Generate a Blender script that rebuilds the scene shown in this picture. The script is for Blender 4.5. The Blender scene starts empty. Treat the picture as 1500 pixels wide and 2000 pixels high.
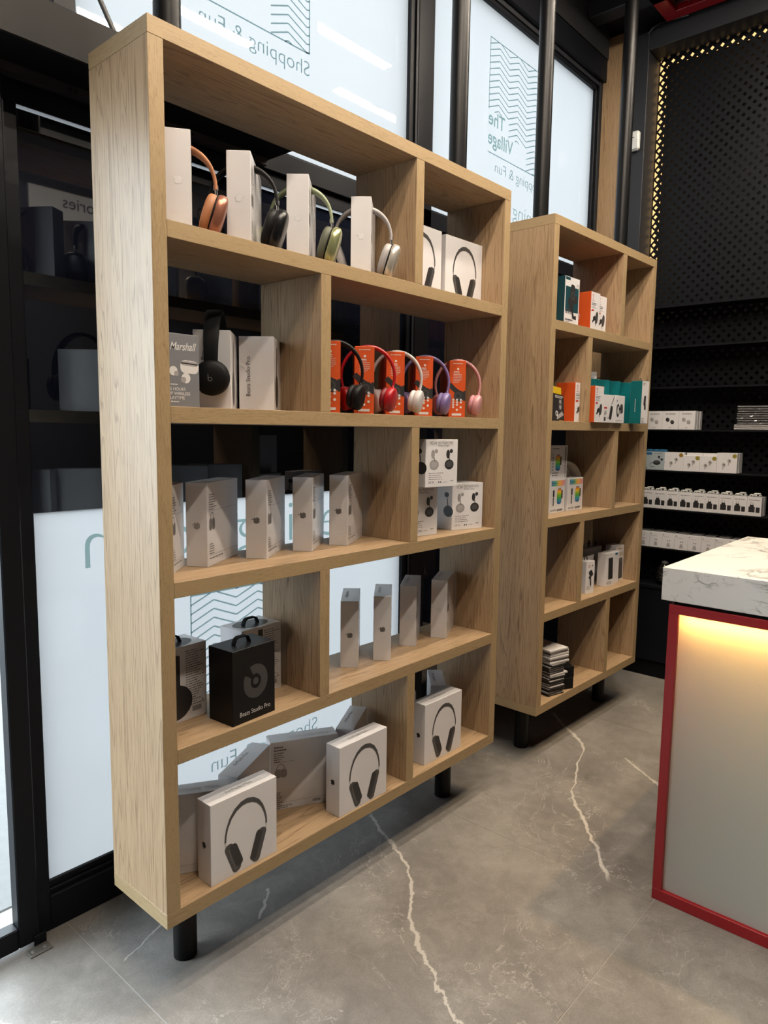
import bpy, bmesh, math, random
from mathutils import Vector, Matrix
random.seed(7)
sc = bpy.context.scene
C = sc.collection
# ------------------------------------------------------------------ camera, world, exposure
cam_d = bpy.data.cameras.new('camera'); cam = bpy.data.objects.new('camera', cam_d); C.objects.link(cam)
RT = Vector((0.66292014, -0.74856522, 0.01367476)); DN = Vector((-0.07691386, -0.08625952, -0.99329933)); FW = Vector((0.74472891, 0.65742635, -0.11475821))
CP = Vector((-0.82885, -1.38877, 1.38001))
cam.matrix_world = Matrix(((RT.x, -DN.x, -FW.x, CP.x), (RT.y, -DN.y, -FW.y, CP.y), (RT.z, -DN.z, -FW.z, CP.z), (0, 0, 0, 1)))
cam_d.sensor_fit = 'VERTICAL'; cam_d.sensor_height = 36; cam_d.lens = 1390.51 / 2000 * 36; cam_d.clip_start = .02
sc.camera = cam
W = bpy.data.worlds.new('world'); sc.world = W; W.use_nodes = True
bg = W.node_tree.nodes['Background']; bg.inputs[0].default_value = (.83, .925, 1, 1); bg.inputs[1].default_value = 13.0
LAMP = 265.0          # ceiling tube radiance
sc.view_settings.view_transform = 'Standard'; sc.view_settings.look = 'None'; sc.view_settings.gamma = 1
sc.view_settings.use_curve_mapping = False; sc.view_settings.exposure = 0.0
cy = sc.cycles; cy.max_bounces = 10; cy.diffuse_bounces = 5; cy.glossy_bounces = 5; cy.transparent_max_bounces = 16
cy.sample_clamp_indirect = 6; cy.caustics_reflective = False; cy.caustics_refractive = False; cy.use_denoising = True

# ------------------------------------------------------------------ materials
def srgb(r, g, b):
    f = lambda c: (c / 255 / 12.92) if c / 255 <= .04045 else ((c / 255 + .055) / 1.055) ** 2.4
    return (f(r), f(g), f(b), 1)
def fres(t, base=.04, k=.9):
    lw = t.n('ShaderNodeLayerWeight', Blend=.5); return t.math('ADD', t.math('MULTIPLY', t.math('POWER', lw.outputs['Facing'], 5.0), k), base)
class NT:
    def __init__(s, name):
        s.m = bpy.data.materials.new(name); s.m.use_nodes = True; s.t = s.m.node_tree
        s.b = s.t.nodes['Principled BSDF']; s.out = s.t.nodes['Material Output']
    def n(s, typ, **kw):
        o = s.t.nodes.new(typ)
        for k, v in kw.items():
            if k in o.inputs.keys(): o.inputs[k].default_value = v
            else: setattr(o, k, v)
        return o
    def l(s, a, b): s.t.links.new(a, b)
    def math(s, op, a, b=None, c=None):
        o = s.t.nodes.new('ShaderNodeMath'); o.operation = op
        for i, v in enumerate((a, b, c)):
            if v is None: continue
            if isinstance(v, (int, float)): o.inputs[i].default_value = v
            else: s.l(v, o.inputs[i])
        return o.outputs[0]
    def mix(s, f, a, b):
        o = s.t.nodes.new('ShaderNodeMix'); o.data_type = 'RGBA'
        for i, v in ((0, f), (6, a), (7, b)):
            if isinstance(v, (int, float, tuple)): o.inputs[i].default_value = v
            else: s.l(v, o.inputs[i])
        return o.outputs[2]
    def ramp(s, f, p):
        o = s.t.nodes.new('ShaderNodeValToRGB'); s.l(f, o.inputs[0]); e = o.color_ramp.elements
        while len(e) > len(p): e.remove(e[-1])
        while len(e) < len(p): e.new(.5)
        for x, (a, c) in zip(e, p): x.position = a; x.color = c if isinstance(c, tuple) else (c, c, c, 1)
        return o.outputs[0]
    def noise(s, vec, scale, detail=3, rough=.5, dist=0):
        o = s.n('ShaderNodeTexNoise', Scale=scale, Detail=detail, Roughness=rough, Distortion=dist); s.l(vec, o.inputs['Vector']); return o.outputs[0]
    def smooth(s, v, a, b):
        o = s.n('ShaderNodeMapRange'); o.interpolation_type = 'SMOOTHSTEP'; s.l(v, o.inputs[0]); o.inputs[1].default_value = a; o.inputs[2].default_value = b
        return o.outputs[0]
    def mapping(s, vec, sc_):
        o = s.n('ShaderNodeMapping'); o.inputs['Scale'].default_value = sc_; s.l(vec, o.inputs[0]); return o.outputs[0]
    def bump(s, h, strength=.2, dist=.001):
        o = s.n('ShaderNodeBump', Strength=strength, Distance=dist); s.l(h, o.inputs['Height']); s.l(o.outputs[0], s.b.inputs['Normal'])
MATS = {}; ALB = .66
def simple(name, col, rough=.5, metal=0, coat=0, spec=.5, emit=None, estr=0, ior=1.5, grime=.06, alpha=None):
    if name in MATS: return MATS[name]
    if metal < .3: col = tuple(c * ALB for c in col[:3]) + (1,)
    t = NT(name); b = t.b
    tc = t.n('ShaderNodeTexCoord')
    nz = t.noise(tc.outputs['Object'], 35, 3)
    dk = tuple(c * (1 - grime) for c in col[:3]) + (1,)
    t.l(t.mix(nz, col, dk), b.inputs['Base Color'])
    b.inputs['Roughness'].default_value = rough; b.inputs['Metallic'].default_value = metal
    b.inputs['Coat Weight'].default_value = coat; b.inputs['Coat Roughness'].default_value = .12
    b.inputs['Specular IOR Level'].default_value = spec; b.inputs['IOR'].default_value = ior
    if emit: b.inputs['Emission Color'].default_value = emit; b.inputs['Emission Strength'].default_value = estr
    MATS[name] = t.m; return t.m
def oak(name, scale_vec, light, dark, edge=False):
    """contour lines of a noise stretched along the grain give cathedral figure; fine pores on top"""
    t = NT(name); tc = t.n('ShaderNodeTexCoord'); p = t.mapping(tc.outputs['Object'], scale_vec)
    info = t.n('ShaderNodeObjectInfo')
    off = t.n('ShaderNodeVectorMath', operation='ADD'); t.l(p, off.inputs[0])
    comb = t.n('ShaderNodeCombineXYZ'); r = t.math('MULTIPLY', info.outputs['Random'], 9.0)
    for i in range(3): t.l(r, comb.inputs[i])
    t.l(comb.outputs[0], off.inputs[1]); p = off.outputs[0]
    big = t.noise(p, 4.2, 2, .45, .25)
    ring = t.math('FRACT', t.math('MULTIPLY', big, 40 if not edge else 8))
    line = t.math('MULTIPLY', t.smooth(ring, .62, .95), t.math('SUBTRACT', 1, t.smooth(ring, .96, 1)))
    fine = t.noise(p, 90, 3, .6); pores = t.smooth(t.noise(p, 190, 2, .5), .56, .72)
    tone = t.noise(p, 2.0, 2)
    k = t.math('ADD', t.math('MULTIPLY', line, .5 if not edge else .2), t.math('MULTIPLY', t.math('SUBTRACT', fine, .5), 1.7))
    k = t.math('ADD', k, t.math('MULTIPLY', pores, .5)); k = t.math('ADD', k, t.math('MULTIPLY', t.math('SUBTRACT', tone, .5), .55))
    kc = t.n('ShaderNodeClamp'); t.l(k, kc.inputs[0])
    t.l(t.mix(kc.outputs[0], light, dark), t.b.inputs['Base Color'])
    t.b.inputs['Roughness'].default_value = .46; t.b.inputs['Specular IOR Level'].default_value = .35
    t.bump(kc.outputs[0], .12, -.0006); MATS[name] = t.m; return t.m
LT, DK = (.355, .243, .143, 1), (.15, .088, .044, 1)
LE, DE = (.325, .232, .126, 1), (.17, .112, .052, 1)
OAK_V = oak('oak_vertical', (2.4, 2.4, .10), LT, DK); OAK_X = oak('oak_along_x', (.10, 2.4, 2.4), LT, DK)
OAK_EX = oak('oak_edge_x', (.5, 5, 5), LE, DE, True); OAK_EV = oak('oak_edge_v', (5, 5, .5), LE, DE, True); OAK_EY = oak('oak_edge_y', (5, .5, 5), LE, DE, True)
BLACK = simple('black_powder_coat', (.007, .0085, .013, 1), .45, spec=.2); BLACKM = simple('black_matt', (.004, .0045, .006, 1), .7, spec=.15)
GREYM = simple('charcoal_metal', (.026, .029, .036, 1), .5, spec=.3); POLE = simple('black_gloss_tube', (.005, .005, .006, 1), .36, spec=.2)
WHITE = simple('white_card', (.96, .94, .965, 1), .38, coat=.35); WHITEB = simple('white_plastic', (.8, .8, .78, 1), .35)
GREYBOX = simple('grey_card', (.23, .235, .255, 1), .45, coat=.2); ORANGE = simple('orange_card', (.78, .105, .016, 1), .4, coat=.3)
BLKBOX = simple('black_card', (.006, .006, .0075, 1), .45, spec=.25); TEAL = simple('teal_card', (.0, .17, .19, 1), .4, coat=.3)
DTEAL = simple('dark_teal_card', (.012, .07, .09, 1), .4, coat=.3); YELLOW = simple('yellow_card', (.75, .5, .01, 1), .5); DKPACK = simple('dark_print', (.03, .028, .03, 1), .4)
INK = simple('ink_black', (.016, .016, .018, 1), .5); INKG = simple('ink_grey', (.17, .16, .16, 1), .5); INKL = simple('ink_light', (.42, .40, .40, 1), .5)
SILVER = simple('silver_foil', (.62, .62, .64, 1), .3, metal=.6); INKW = simple('ink_white', (.85, .83, .82, 1), .5); FOILW = simple('white_foil', (.97, .97, 1, 1), .3, metal=.4, coat=.5)
SHADE = simple('print_dark_grey', (.035, .034, .036, 1), .4); SHADE2 = simple('print_mid_grey', (.085, .083, .085, 1), .4); DIMG = simple('print_dim_charcoal', (.06, .058, .06, 1), .5)
RED = simple('red_lacquer', (.42, .006, .014, 1), .35, coat=.2); REDINK = simple('ink_red', (.65, .04, .03, 1), .5); BLUEINK = simple('ink_blue', (.02, .16, .34, 1), .5)
OLIVE = simple('sticker_olive', (.36, .30, .03, 1), .5); OCHRE = simple('sticker_ochre', (.42, .24, .03, 1), .5); PALEB = simple('pale_blue_card', (.50, .58, .62, 1), .4, coat=.2)
CHROME = simple('brushed_steel', (.7, .7, .72, 1), .2, metal=1); COPPER = simple('copper_shell', (.32, .13, .085, 1), .3, metal=.55)
TAN = simple('tan_leather', (.52, .20, .075, 1), .55); LBLACK = simple('black_leather', (.007, .007, .008, 1), .5, spec=.2); SBLACK = simple('black_shell', (.010, .010, .012, 1), .28, spec=.35)
GREEN = simple('sage_plastic', (.36, .42, .26, 1), .45); DGREEN = simple('sage_cushion', (.12, .13, .085, 1), .6); GREENS = simple('sage_metal_shell', (.36, .38, .2, 1), .25, metal=.6)
LGREY = simple('pale_grey_plastic', (.5, .47, .47, 1), .45); SILSH = simple('silver_shell', (.6, .56, .5, 1), .25, metal=.6); DGREY = simple('dark_grey_plastic', (.07, .07, .075, 1), .45)
PRED = simple('red_plastic', (.5, .01, .02, 1), .35); PRED2 = simple('red_cushion', (.22, .006, .012, 1), .5); PWHITE = simple('white_headset', (.72, .70, .70, 1), .4); PPURP = simple('lilac_plastic', (.24, .18, .42, 1), .4); PPURP2 = simple('lilac_cushion', (.18, .13, .33, 1), .55)
PPINK = simple('pink_plastic', (.72, .36, .38, 1), .4); PPINK2 = simple('pink_cushion', (.6, .27, .3, 1), .55); MBLACK = simple('soft_black', (.008, .0085, .010, 1), .6, spec=.12)
CABLE = simple('grey_cable', (.09, .09, .095, 1), .5); PVC = simple('concrete_outside', (.14, .14, .138, 1), .8, grime=.3)
BINNER = simple('counter_inner_white', (.75, .74, .70, 1), .6); ZINC = simple('dull_zinc', (.16, .155, .14, 1), .55, metal=.5); GROUT = simple('grout', (.50, .47, .44, 1), .8)
WALLD = simple('dark_wall_paint', (.03, .03, .034, 1), .6); CEIL = simple('black_ceiling_paint', (.006, .007, .010, 1), .7); CLEARW = simple('cloudy_wrap', (.16, .16, .16, 1), .15, coat=.6)
def emis(name, col, s):
    t = NT(name); t.t.nodes.remove(t.b); e = t.n('ShaderNodeEmission'); e.inputs[0].default_value = col; e.inputs[1].default_value = s
    t.l(e.outputs[0], t.out.inputs[0]); return t.m
TUBE = emis('tube_light', (1, .865, .70, 1), LAMP); LEDW = emis('warm_led', (1, .60, .24, 1), 1.5); LEDC = emis('warm_led_counter', (1, .56, .13, 1), 110.0); SIGN = simple('sign_board_white', (1.2, 1.22, 1.25, 1), .5)
def film(name, col, trans, dcol):
    t = NT(name); t.t.nodes.remove(t.b)
    tr = t.n('ShaderNodeBsdfTranslucent'); df = t.n('ShaderNodeBsdfDiffuse'); mx = t.n('ShaderNodeMixShader'); gl = t.n('ShaderNodeBsdfGlossy', Roughness=.015); mx2 = t.n('ShaderNodeMixShader')
    tc = t.n('ShaderNodeTexCoord'); nz = t.noise(tc.outputs['Object'], 5, 2); d2 = tuple(c * .95 for c in col[:3]) + (1,)
    cc = t.mix(nz, col, d2); t.l(cc, tr.inputs[0]); df.inputs[0].default_value = dcol
    mx.inputs[0].default_value = trans; t.l(df.outputs[0], mx.inputs[1]); t.l(tr.outputs[0], mx.inputs[2])
    t.l(fres(t), mx2.inputs[0]); t.l(mx.outputs[0], mx2.inputs[1]); t.l(gl.outputs[0], mx2.inputs[2]); t.l(mx2.outputs[0], t.out.inputs[0])
    MATS[name] = t.m; return t.m
FILM = film('frosted_film', (.80, .81, .81, 1), .128, (.06, .065, .065, 1))
LETTER = film('film_lettering', (.50, .70, .68, 1), .80, (.04, .05, .05, 1)); LETTER2 = film('film_lines', (.40, .56, .57, 1), .80, (.03, .04, .042, 1))
def clear_glass():
    t = NT('clear_glass'); t.t.nodes.remove(t.b); tr = t.n('ShaderNodeBsdfTransparent'); gl = t.n('ShaderNodeBsdfGlossy', Roughness=.01); mx = t.n('ShaderNodeMixShader'); fr = None
    tr.inputs[0].default_value = (.93, .96, .95, 1); t.l(fres(t), mx.inputs[0]); t.l(tr.outputs[0], mx.inputs[1]); t.l(gl.outputs[0], mx.inputs[2]); t.l(mx.outputs[0], t.out.inputs[0]); return t.m
GLASS = clear_glass()
def black_glass():
    t = NT('blackened_glass'); t.b.inputs['Base Color'].default_value = (.0045, .006, .012, 1); t.b.inputs['Roughness'].default_value = .02; t.b.inputs['IOR'].default_value = 1.8
    tc = t.n('ShaderNodeTexCoord'); sp = t.smooth(t.noise(tc.outputs['Object'], 160, 1), .82, .86)
    t.l(t.mix(sp, (.0045, .006, .012, 1), (.1, .11, .13, 1)), t.b.inputs['Base Color']); return t.m
BGLASS = black_glass()
def acrylic():
    t = NT('frosted_acrylic'); t.t.nodes.remove(t.b)
    tr = t.n('ShaderNodeBsdfTranslucent'); df = t.n('ShaderNodeBsdfDiffuse'); mx = t.n('ShaderNodeMixShader'); gl = t.n('ShaderNodeBsdfGlossy', Roughness=.25); mx2 = t.n('ShaderNodeMixShader')
    tr.inputs[0].default_value = (.8, .78, .7, 1); df.inputs[0].default_value = (.50, .56, .545, 1); mx.inputs[0].default_value = .45
    t.l(df.outputs[0], mx.inputs[1]); t.l(tr.outputs[0], mx.inputs[2]); t.l(fres(t, .025, .5), mx2.inputs[0]); t.l(mx.outputs[0], mx2.inputs[1]); t.l(gl.outputs[0], mx2.inputs[2]); t.l(mx2.outputs[0], t.out.inputs[0]); return t.m
ACRYL = acrylic()
def stone():
    t = NT('grey_stone_tile'); g = t.n('ShaderNodeNewGeometry'); P = g.outputs['Position']; sx = t.n('ShaderNodeSeparateXYZ'); t.l(P, sx.inputs[0]); X, Y = sx.outputs[0], sx.outputs[1]
    cl = t.noise(P, 2.6, 5, .62, .3); md = t.noise(P, 14, 5, .7, .6); fn = t.noise(P, 220, 2, .6)
    k = t.math('ADD', t.math('MULTIPLY', cl, .55), t.math('MULTIPLY', md, .35)); k = t.math('ADD', k, t.math('MULTIPLY', fn, .22))
    base = t.ramp(k, ((.38, (.115, .105, .096, 1)), (.55, (.185, .172, .158, 1)), (.72, (.27, .254, .236, 1))))
    vein = None
    dn = t.n('ShaderNodeTexNoise', Scale=24, Detail=4, Roughness=.65); t.l(P, dn.inputs['Vector']); dv = t.math('MULTIPLY', t.math('SUBTRACT', dn.outputs[0], .5), .05)
    wob = t.noise(P, 9, 2); thin = t.math('MULTIPLY', t.smooth(wob, .3, .7), .005)
    def curve(pts, width, ax=0):   # vein as x = f(y)
        nonlocal vein
        ys = [p[1] for p in pts]; y0, y1 = min(ys), max(ys); xs = [p[0] for p in pts]; x0, x1 = min(xs), max(xs)
        u = t.math('DIVIDE', t.math('SUBTRACT', Y, y0), y1 - y0); cv = t.n('ShaderNodeFloatCurve'); c = cv.mapping.curves[0]
        q = sorted(((p[1] - y0) / (y1 - y0), (p[0] - x0) / (x1 - x0)) for p in pts)
        c.points[0].location = q[0]; c.points[1].location = q[-1]
        for a in q[1:-1]: c.points.new(*a)
        for pt in c.points: pt.handle_type = 'VECTOR'
        cv.mapping.update(); t.l(u, cv.inputs['Value'])
        fx = t.math('ADD', t.math('MULTIPLY', cv.outputs[0], x1 - x0), x0)
        d = t.math('ABSOLUTE', t.math('ADD', t.math('SUBTRACT', X, fx), dv)); wd = t.math('ADD', thin, width)
        v = t.math('SUBTRACT', 1, t.smooth(t.math('DIVIDE', d, wd), .55, 1.15))
        v = t.math('MULTIPLY', v, t.math('MULTIPLY', t.smooth(u, -.02, .02), t.math('SUBTRACT', 1, t.smooth(u, .98, 1.02))))
        vein = v if vein is None else t.math('MAXIMUM', vein, v)
    curve(((.972, .243), (.911, .139), (.882, .067), (.841, -.023), (.818, -.058), (.79, -.085), (.729, -.147), (.645, -.206), (.612, -.248), (.563, -.31), (.519, -.395), (.49, -.42), (.47, -.463), (.448, -.495), (.43, -.60)), .0045)
    curve(((2.268, .213), (2.153, .087), (2.118, .033), (2.047, -.049), (1.986, -.089), (1.858, -.121), (1.69, -.196), (1.621, -.211), (1.56, -.257), (1.45, -.352), (1.364, -.418), (1.336, -.454), (1.26, -.497), (1.202, -.551)), .008)
    curve(((.008, .232), (.062, .25), (.12, .273), (.19, .30), (.3, .36)), .004); curve(((.347, .102), (.416, .152), (.45, .19)), .004)
    curve(((2.04, -.25), (1.972, -.342), (1.911, -.433), (1.87, -.5)), .005)
    # hairline web
    wn = t.n('ShaderNodeTexNoise', Scale=3.4, Detail=6, Roughness=.62, Distortion=1.1); t.l(P, wn.inputs['Vector'])
    hair = t.math('SUBTRACT', 1, t.smooth(t.math('ABSOLUTE', t.math('SUBTRACT', wn.outputs[0], .5)), .0, .006))
    wn2 = t.n('ShaderNodeTexNoise', Scale=13, Detail=5, Roughness=.7, Distortion=1.6); t.l(P, wn2.inputs['Vector'])
    hair2 = t.math('SUBTRACT', 1, t.smooth(t.math('ABSOLUTE', t.math('SUBTRACT', wn2.outputs[0], .5)), .0, .012))
    msk = t.smooth(t.noise(P, 2.1, 2), .44, .6); hair = t.math('MULTIPLY', hair, t.math('MULTIPLY', msk, .6)); hair2 = t.math('MULTIPLY', hair2, t.math('MULTIPLY', t.smooth(t.noise(P, 5, 3), .45, .7), .38))
    allv = t.math('MAXIMUM', vein, t.math('MAXIMUM', hair, hair2))
    t.l(t.mix(allv, base, (.45, .42, .385, 1)), t.b.inputs['Base Color'])
    t.l(t.math('ADD', t.math('MULTIPLY', md, .15), .36), t.b.inputs['Roughness']); t.b.inputs['Specular IOR Level'].default_value = .4
    t.bump(k, .12, .002); return t.m
STONE = stone()
def marble():
    t = NT('white_marble'); tc = t.n('ShaderNodeTexCoord'); P = tc.outputs['Object']
    rot = t.n('ShaderNodeMapping'); rot.inputs['Rotation'].default_value = (.7, .5, .4); rot.inputs['Scale'].default_value = (1, 1, 1.5); t.l(P, rot.inputs[0]); Q = rot.outputs[0]
    a = t.n('ShaderNodeTexNoise', Scale=3.6, Detail=6, Roughness=.62, Distortion=1.0); t.l(Q, a.inputs['Vector'])
    v = t.math('SUBTRACT', 1, t.smooth(t.math('ABSOLUTE', t.math('SUBTRACT', a.outputs[0], .5)), .0, .034))
    b2 = t.n('ShaderNodeTexNoise', Scale=11, Detail=5, Roughness=.6, Distortion=1.2); t.l(Q, b2.inputs['Vector'])
    w = t.math('MULTIPLY', t.math('SUBTRACT', 1, t.smooth(t.math('ABSOLUTE', t.math('SUBTRACT', b2.outputs[0], .5)), .0, .012)), .45)
    m = t.smooth(t.noise(Q, 3.1, 2), .40, .5); k = t.math('MULTIPLY', t.math('MAXIMUM', v, w), m)
    t.l(t.mix(k, t.mix(t.noise(Q, 7, 3), (.66, .66, .665, 1), (.58, .59, .595, 1)), (.26, .275, .275, 1)), t.b.inputs['Base Color']); t.b.inputs['Roughness'].default_value = .3; return t.m
MARBLE = marble()

# ------------------------------------------------------------------ mesh helpers
class MB:
    def __init__(s, step=1.2e-5): s.v = []; s.f = []; s.mi = []; s.sm = []; s.step = step; s.layer = 0; s.hold = 0
    def add(s, vs, fs, m=0, smooth=False, T=None):
        o = len(s.v); s.v += [tuple(T @ Vector(p)) if T else tuple(p) for p in vs]
        for f in fs: s.f.append([o + i for i in f]); s.mi.append(m); s.sm.append(smooth)
        return s
    def box(s, x0, y0, z0, x1, y1, z1, m=0, c=0, T=None, fm=None):
        """box with optional chamfer c; fm maps face names l r f b d u to material slots"""
        fm = fm or {}
        if c <= 0:
            vs = [(x, y, z) for x in (x0, x1) for y in (y0, y1) for z in (z0, z1)]
            for nm, f in (('l', (0, 1, 3, 2)), ('r', (4, 6, 7, 5)), ('f', (0, 4, 5, 1)), ('b', (2, 3, 7, 6)), ('d', (0, 2, 6, 4)), ('u', (1, 5, 7, 3))): s.add(vs, [f], fm.get(nm, m), False, T) if False else None
            o = len(s.v); s.v += [tuple(T @ Vector(p)) if T else p for p in vs]
            for nm, f in (('l', (0, 1, 3, 2)), ('r', (4, 6, 7, 5)), ('f', (0, 4, 5, 1)), ('b', (2, 3, 7, 6)), ('d', (0, 2, 6, 4)), ('u', (1, 5, 7, 3))):
                s.f.append([o + i for i in f]); s.mi.append(fm.get(nm, m)); s.sm.append(False)
            return s
        lo, hi = (x0, y0, z0), (x1, y1, z1); V = []
        for i in range(8):
            b = ((i >> 2) & 1, (i >> 1) & 1, i & 1)
            for ax in range(3):
                p = [(hi if b[k] else lo)[k] for k in range(3)]
                for k in range(3):
                    if k != ax: p[k] += -c if b[k] else c
                V.append(tuple(p))
        o = len(s.v); s.v += [tuple(T @ Vector(p)) if T else p for p in V]
        ix = lambda i, ax: o + i * 3 + ax
        for ax, n0, n1 in ((0, 'l', 'r'), (1, 'f', 'b'), (2, 'd', 'u')):
            bit = 4 >> ax; oth = [4 >> k for k in range(3) if k != ax]
            for side, nm in ((0, n0), (bit, n1)):
                q = [side, side | oth[0], side | oth[0] | oth[1], side | oth[1]]
                s.f.append([ix(i, ax) for i in q]); s.mi.append(fm.get(nm, m)); s.sm.append(False)
        for ax in range(3):
            bit = 4 >> ax; oth = [k for k in range(3) if k != ax]
            for a in (0, 4 >> oth[0]):
                for b in (0, 4 >> oth[1]):
                    i = a | b; j = i | bit; s.f.append([ix(i, oth[0]), ix(j, oth[0]), ix(j, oth[1]), ix(i, oth[1])]); s.mi.append(m); s.sm.append(False)
        for i in range(8): s.f.append([ix(i, 0), ix(i, 1), ix(i, 2)]); s.mi.append(m); s.sm.append(False)
        return s
    def cyl(s, p0, p1, r, n=20, m=0, r1=None, T=None):
        p0, p1 = Vector(p0), Vector(p1); d = (p1 - p0).normalized(); a = d.orthogonal().normalized(); b = d.cross(a); r1 = r if r1 is None else r1
        vs = [p0 + r * (a * math.cos(2 * math.pi * i / n) + b * math.sin(2 * math.pi * i / n)) for i in range(n)] + [p1 + r1 * (a * math.cos(2 * math.pi * i / n) + b * math.sin(2 * math.pi * i / n)) for i in range(n)]
        s.add(vs, [(i, (i + 1) % n, n + (i + 1) % n, n + i) for i in range(n)], m, True, T)
        s.add(vs, [tuple(range(n - 1, -1, -1)), tuple(range(n, 2 * n))], m, False, T); return s
    def tube(s, pts, r, n=8, m=0, T=None):
        return s.sweep(pts, [(r, r)] * len(pts), n, m, T)
    def sweep(s, pts, hw, n=10, m=0, T=None, up=(0, 1, 0), e=1.0):
        """elliptic section swept along a path: hw = (half size along 'up', half thickness) per point"""
        pts = [Vector(p) for p in pts]; U = Vector(up); rings = []
        for i, p in enumerate(pts):
            d = (pts[min(i + 1, len(pts) - 1)] - pts[max(i - 1, 0)]).normalized(); u = U - d * U.dot(d)
            if u.length < 1e-4: u = d.orthogonal()
            u.normalize(); w = d.cross(u); a, b = hw[i]
            rg = []
            for k in range(n):
                t = 2 * math.pi * k / n; cs, sn = math.cos(t), math.sin(t)
                rg.append(p + u * a * math.copysign(abs(cs) ** e, cs) + w * b * math.copysign(abs(sn) ** e, sn))
            rings.append(rg)
        vs = [q for rg in rings for q in rg]; fs = []
        for i in range(len(pts) - 1):
            for k in range(n): fs.append((i * n + k, i * n + (k + 1) % n, (i + 1) * n + (k + 1) % n, (i + 1) * n + k))
        s.add(vs, fs, m, True, T); L = (len(pts) - 1) * n
        s.add(vs, [tuple(range(n - 1, -1, -1)), tuple(range(L, L + n))], m, False, T); return s
    def sell(s, c, rx, ry, rz, e1=.6, e2=.8, m=0, T=None, nu=12, nv=24, ridge=0, rn=18):
        """superellipsoid pad: rx along local x; profile exponent e1, outline exponent e2"""
        P = lambda v, e: math.copysign(abs(v) ** e, v); vs = []; fs = []
        for i in range(nu + 1):
            a = -math.pi / 2 + math.pi * i / nu; ca, sa = P(math.cos(a), e1), P(math.sin(a), e1)
            for j in range(nv):
                b = 2 * math.pi * j / nv; k = 1 + ridge * math.sin(rn * b) * math.cos(a)
                vs.append((c[0] + rx * sa, c[1] + ry * ca * P(math.cos(b), e2) * k, c[2] + rz * ca * P(math.sin(b), e2) * k))
        for i in range(nu):
            for j in range(nv): fs.append((i * nv + j, i * nv + (j + 1) % nv, (i + 1) * nv + (j + 1) % nv, (i + 1) * nv + j))
        return s.add(vs, fs, m, True, T)
    def torus(s, c, R, r, ax='x', n=24, k=8, m=0, T=None, sq=1):
        vs = []; fs = []
        for i in range(n):
            a = 2 * math.pi * i / n
            for j in range(k):
                b = 2 * math.pi * j / k; q = R + r * math.cos(b); h = r * math.sin(b) * sq; u, w = q * math.cos(a), q * math.sin(a)
                p = {'x': (h, u, w), 'y': (u, h, w), 'z': (u, w, h)}[ax]; vs.append((c[0] + p[0], c[1] + p[1], c[2] + p[2]))
        for i in range(n):
            for j in range(k): fs.append((i * k + j, ((i + 1) % n) * k + j, ((i + 1) % n) * k + (j + 1) % k, i * k + (j + 1) % k))
        return s.add(vs, fs, m, True, T)
    def lathe(s, prof, n=24, m=0, T=None, ax='z'):
        vs = []; fs = []; k = len(prof)
        for i in range(n):
            a = 2 * math.pi * i / n
            for r, h in prof:
                u, w = r * math.cos(a), r * math.sin(a); vs.append({'z': (u, w, h), 'x': (h, u, w), 'y': (u, h, w)}[ax])
        for i in range(n):
            for j in range(k - 1): fs.append((i * k + j, ((i + 1) % n) * k + j, ((i + 1) % n) * k + j + 1, i * k + j + 1))
        return s.add(vs, fs, m, True, T)
    # ---- flat print on a face: fn(u, v) -> point
    def lift(s, fn, P):
        """each printed shape lies a hair above the one before"""
        if not s.hold: s.layer += 1
        o = Vector(fn(0, 0)); n = (Vector(fn(1, 0)) - o).cross(Vector(fn(0, 1)) - o).normalized() * (s.step * s.layer)
        return [tuple(Vector(p) + n) for p in P]
    def poly(s, fn, pts, m=0): return s.add(s.lift(fn, [fn(*p) for p in pts]), [tuple(range(len(pts)))], m)
    def rect(s, fn, u0, v0, u1, v1, m=0): return s.poly(fn, ((u0, v0), (u1, v0), (u1, v1), (u0, v1)), m)
    def disc(s, fn, u, v, r, m=0, rv=None, n=20, rot=0):
        rv = rv or r; c, q = math.cos(rot), math.sin(rot)
        return s.poly(fn, [(u + r * math.cos(a) * c - rv * math.sin(a) * q, v + r * math.cos(a) * q + rv * math.sin(a) * c) for a in (2 * math.pi * i / n for i in range(n))], m)
    def stroke(s, fn, pts, w, m=0, closed=False):
        """thick polyline; w may be a list"""
        n = len(pts); L = []; R = []; s.layer += 1; s.hold += 1
        for i, p in enumerate(pts):
            a = pts[i - 1] if (i or closed) else p; b = pts[(i + 1) % n] if (i < n - 1 or closed) else p
            dx, dy = b[0] - a[0], b[1] - a[1]; l = math.hypot(dx, dy) or 1; ww = (w[i] if isinstance(w, (list, tuple)) else w) / 2
            L.append((p[0] - dy / l * ww, p[1] + dx / l * ww)); R.append((p[0] + dy / l * ww, p[1] - dx / l * ww))
        for i in range(n if closed else n - 1):
            j = (i + 1) % n; s.poly(fn, (R[i], R[j], L[j], L[i]), m)
        s.hold -= 1; return s
    def rrect(s, fn, u, v, w, h, r, rot=0, m=0, n=5):
        pts = []
        for cx, cyy, a0 in ((w / 2 - r, h / 2 - r, 0), (-w / 2 + r, h / 2 - r, 90), (-w / 2 + r, -h / 2 + r, 180), (w / 2 - r, -h / 2 + r, 270)):
            for i in range(n + 1):
                a = math.radians(a0 + 90 * i / n); pts.append((cx + r * math.cos(a), cyy + r * math.sin(a)))
        c, q = math.cos(rot), math.sin(rot)
        return s.poly(fn, [(u + x * c - y * q, v + x * q + y * c) for x, y in pts], m)
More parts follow.
